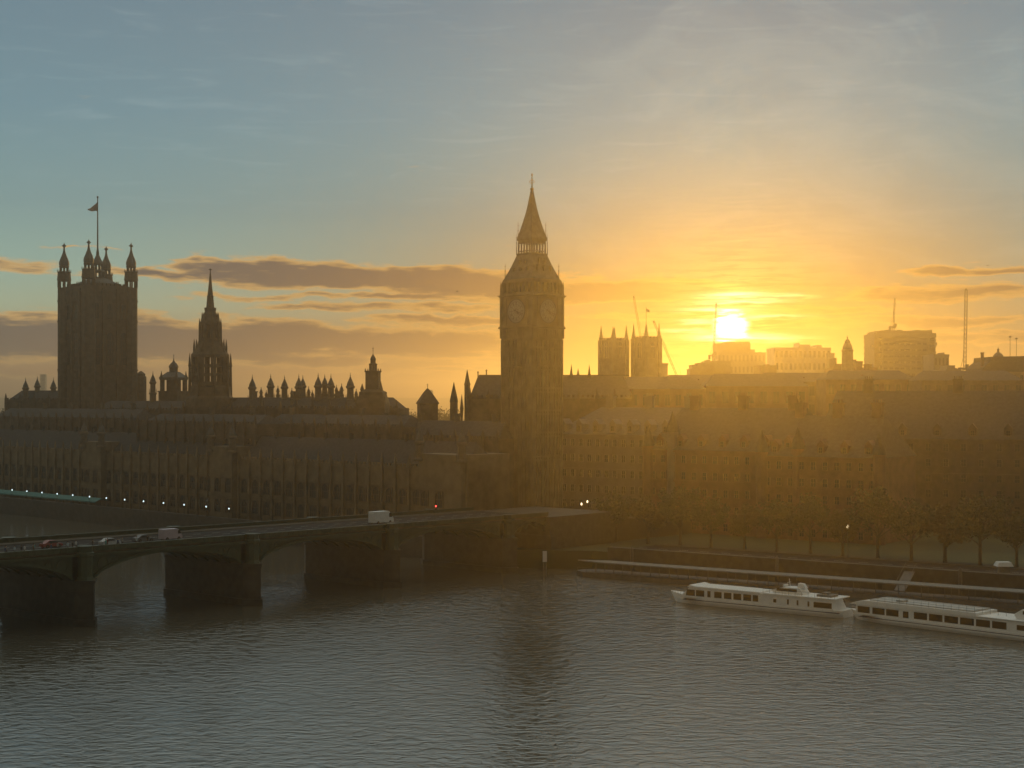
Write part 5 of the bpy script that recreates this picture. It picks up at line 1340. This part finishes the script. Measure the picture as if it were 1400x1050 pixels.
for i, px in enumerate((842, 886, 930, 972, 1018, 1062, 1108, 1152, 1200, 1246, 1292, 1340, 1390)):
    x, y = emb(px, 23.5 if i % 2 else 24.5); k = i % 3
    put_tree(k, x, y, GND, i * 1.3, random.uniform(.88, 1.1), '%s tree of the embankment row, %s' % (ORDT[i] + (' from the left' if 0 < i < 12 else ''), ('dark green', 'yellowing', 'tall dark')[k]), 'plane trees lining the embankment')
ORDG = ['leftmost', 'second', 'third', 'fourth', 'fifth', 'sixth']
for i, (px, Y_, s_) in enumerate(((-14, 745, 1.9), (2, 720, 2.0), (11, 790, 2.25), (19, 700, 1.75), (27, 760, 2.1), (36, 712, 1.6))):
    put_tree(i % 3, X(px, Y_), Y_, GND, i * 2.1, s_, '%s big tree beyond the left end of the palace%s' % (ORDG[i] + (' from the left,' if 0 < i else ''), ''), 'garden trees beyond the palace')
ORDH = ['leftmost', 'second', 'third', 'fourth', 'fifth', 'sixth', 'rightmost']
for i, (px, Y_, s_) in enumerate(((533, 900, 2.0), (541, 1000, 2.2), (550, 940, 2.05), (559, 1020, 2.15), (568, 960, 2.0), (601, 1000, 2.1), (611, 950, 2.0))):
    put_tree(i % 3, X(px, Y_), Y_, GND, i * 1.7, s_, '%s distant park tree above the roofs by the pyramid roof' % (ORDH[i] + (' from the left,' if 0 < i < 6 else '')), 'distant park trees above the roofs')
# white information panel on the bridge steps
x, y = X(744.8, 368), 368; ip = thing('information_panel', 'narrow upright white panel by the water between bridge end and pier', 'sign', (x, y, 0))
mb = MB(); mb.tube((-.28, 0, -1), (-.28, 0, 3.2), .14, 8); mb.tube((.28, 0, -1), (.28, 0, 3.2), .14, 8); mb.build('posts', STEEL, ip)
mb = MB(); mb.box(-.5, .5, -.18, .02, 3.2 + .2, 6.0); mb.build('panel', mat('white enamel', (0.62, 0.60, 0.55), 0.5, 0.05), ip)
# white awning kiosk by the wall at the right
x, y = emb(1372, 4.2); ki = thing('kiosk', 'small kiosk with a flared white canvas roof on the embankment above the second boat', 'kiosk', (x, y, GND + .14))
mb = MB(); mb.box(-1.1, 1.1, -.9, .9, 0, 2.1); mb.box(-1.3, 1.3, -1.1, -.9, .95, 1.05); mb.build('cabin', GREYP, ki)
mb = MB(); mb.add([(-1.7, -1.5, 2.25), (1.7, -1.5, 2.25), (1.7, 1.5, 2.25), (-1.7, 1.5, 2.25), (-1.3, -1.1, 3.15), (1.3, -1.1, 3.15), (1.3, 1.1, 3.15), (-1.3, 1.1, 3.15)], [(0, 3, 2, 1), (4, 5, 6, 7), (0, 1, 5, 4), (1, 2, 6, 5), (2, 3, 7, 6), (3, 0, 4, 7)]); mb.build('canvas_roof', mat('white canvas', (0.7, 0.7, 0.68), 0.8, 0.06), ki)
# lit street lamps on the embankment
sl_ = None
for i, (px, off, lab) in enumerate(((803, 60, 'lit street lamp highest up, behind the bridge end'), (795, 50, 'lit street lamp just below left of the highest one'), (823, 26, 'lit street lamp nearest the water, right of the bridge end'), (835, 75, 'farthest lit street lamp, in front of the bronze office block'), (1159, 22, 'lone lit street lamp among the embankment trees at the right'))):
    x, y = emb(px, off)
    if sl_ is None:
        sl_ = thing('street_lamp', lab, 'street lamp', (x, y, GND), 0, 'lit street lamps on the embankment')
        mb = MB(); mb.lathe(0, 0, [(.25, 0), (.2, .6), (.1, .8), (.06, 7.0), (.12, 7.1)], 8); mb.build('post', STEEL, sl_)
        mb = MB(); mb.lathe(0, 0, [(.12, 7.1), (.26, 7.35), (.2, 7.7), (.05, 7.85)], 8); mb.build('lantern', mat('warm lamp glass', (0.9, 0.8, 0.6), 0.4, 0.02, emit=(1.0, 0.8, 0.5), estr=2.5), sl_)
    else:
        c = copy_tree(sl_); c.location = (x, y, GND); c['label'] = lab
# birds in flight
for (px, py, Y_, sp, lab) in ((625, 398.3, 330, .95, 'small dark bird gliding in the sky left of the clock tower'), (1350.5, 363, 360, .8, 'small dark bird high in the sky at the far right')):
    b = thing('bird', lab, 'bird', (X(px, Y_), Y_, Z(py, Y_)), R(10))
    mb = MB(); n_ = 8; vs = []; prof = [(-.30, .01), (-.24, .03), (-.1, .055), (.05, .06), (.16, .045), (.22, .04), (.26, .03), (.31, .004)]
    for (xx, rr_) in prof:
        for k in range(8): vs.append((xx, rr_ * math.cos(k * R(45)), rr_ * .9 * math.sin(k * R(45))))
    fs = [(i * 8 + k, i * 8 + (k + 1) % 8, i * 8 + 8 + (k + 1) % 8, i * 8 + 8 + k) for i in range(7) for k in range(8)] + [tuple(range(7, -1, -1)), tuple(56 + k for k in range(8))]
    mb.add(vs, fs)
    for s_ in (-1, 1):     # swept wings joined to the shoulders
        pts = [(.12, .03, .02), (-.08, .03, .02), (.10, .5 * sp / .95, .12), (-.05, .5, .11), (-.04, sp, .04), (-.10, sp * .97, .04)]
        P3 = [(a, s_ * b_, c) for a, b_, c in pts]; Q3 = [(a, s_ * b_, c - .02) for a, b_, c in pts]
        mb.add(P3 + Q3, [(0, 1, 3, 2), (2, 3, 5, 4), (6, 8, 9, 7), (8, 10, 11, 9), (0, 2, 8, 6), (2, 4, 10, 8), (1, 7, 9, 3), (3, 9, 11, 5), (4, 5, 11, 10), (0, 6, 7, 1)])
    mb.add([(-.28, -.03, .0), (-.28, .03, .0), (-.42, .07, .0), (-.42, -.07, .0), (-.28, -.03, -.015), (-.28, .03, -.015), (-.42, .07, -.01), (-.42, -.07, -.01)], [(0, 1, 2, 3), (7, 6, 5, 4), (0, 4, 5, 1), (1, 5, 6, 2), (2, 6, 7, 3), (3, 7, 4, 0)])
    o_ = mb.build('body', mat('gull feathers', (0.10, 0.10, 0.10), 0.8, 0.3, 6.0), b)
# ================================================================== haze
#@@HAZE
hm = bpy.data.materials.new('evening haze'); hm.use_nodes = True; nt = hm.node_tree; nt.nodes.clear()
pv = nt.nodes.new('ShaderNodeVolumePrincipled'); pv.inputs['Density'].default_value = 0.00032; pv.inputs['Anisotropy'].default_value = 0.85
pv.inputs['Color'].default_value = (0.95, 0.88, 0.75, 1)
ot = nt.nodes.new('ShaderNodeOutputMaterial'); nt.links.new(pv.outputs[0], ot.inputs['Volume'])
mb = MB(); mb.box(-7500, 7500, -700, 7500, -2.0, 134.0)
tag(mb.build('haze', hm), kind='stuff')
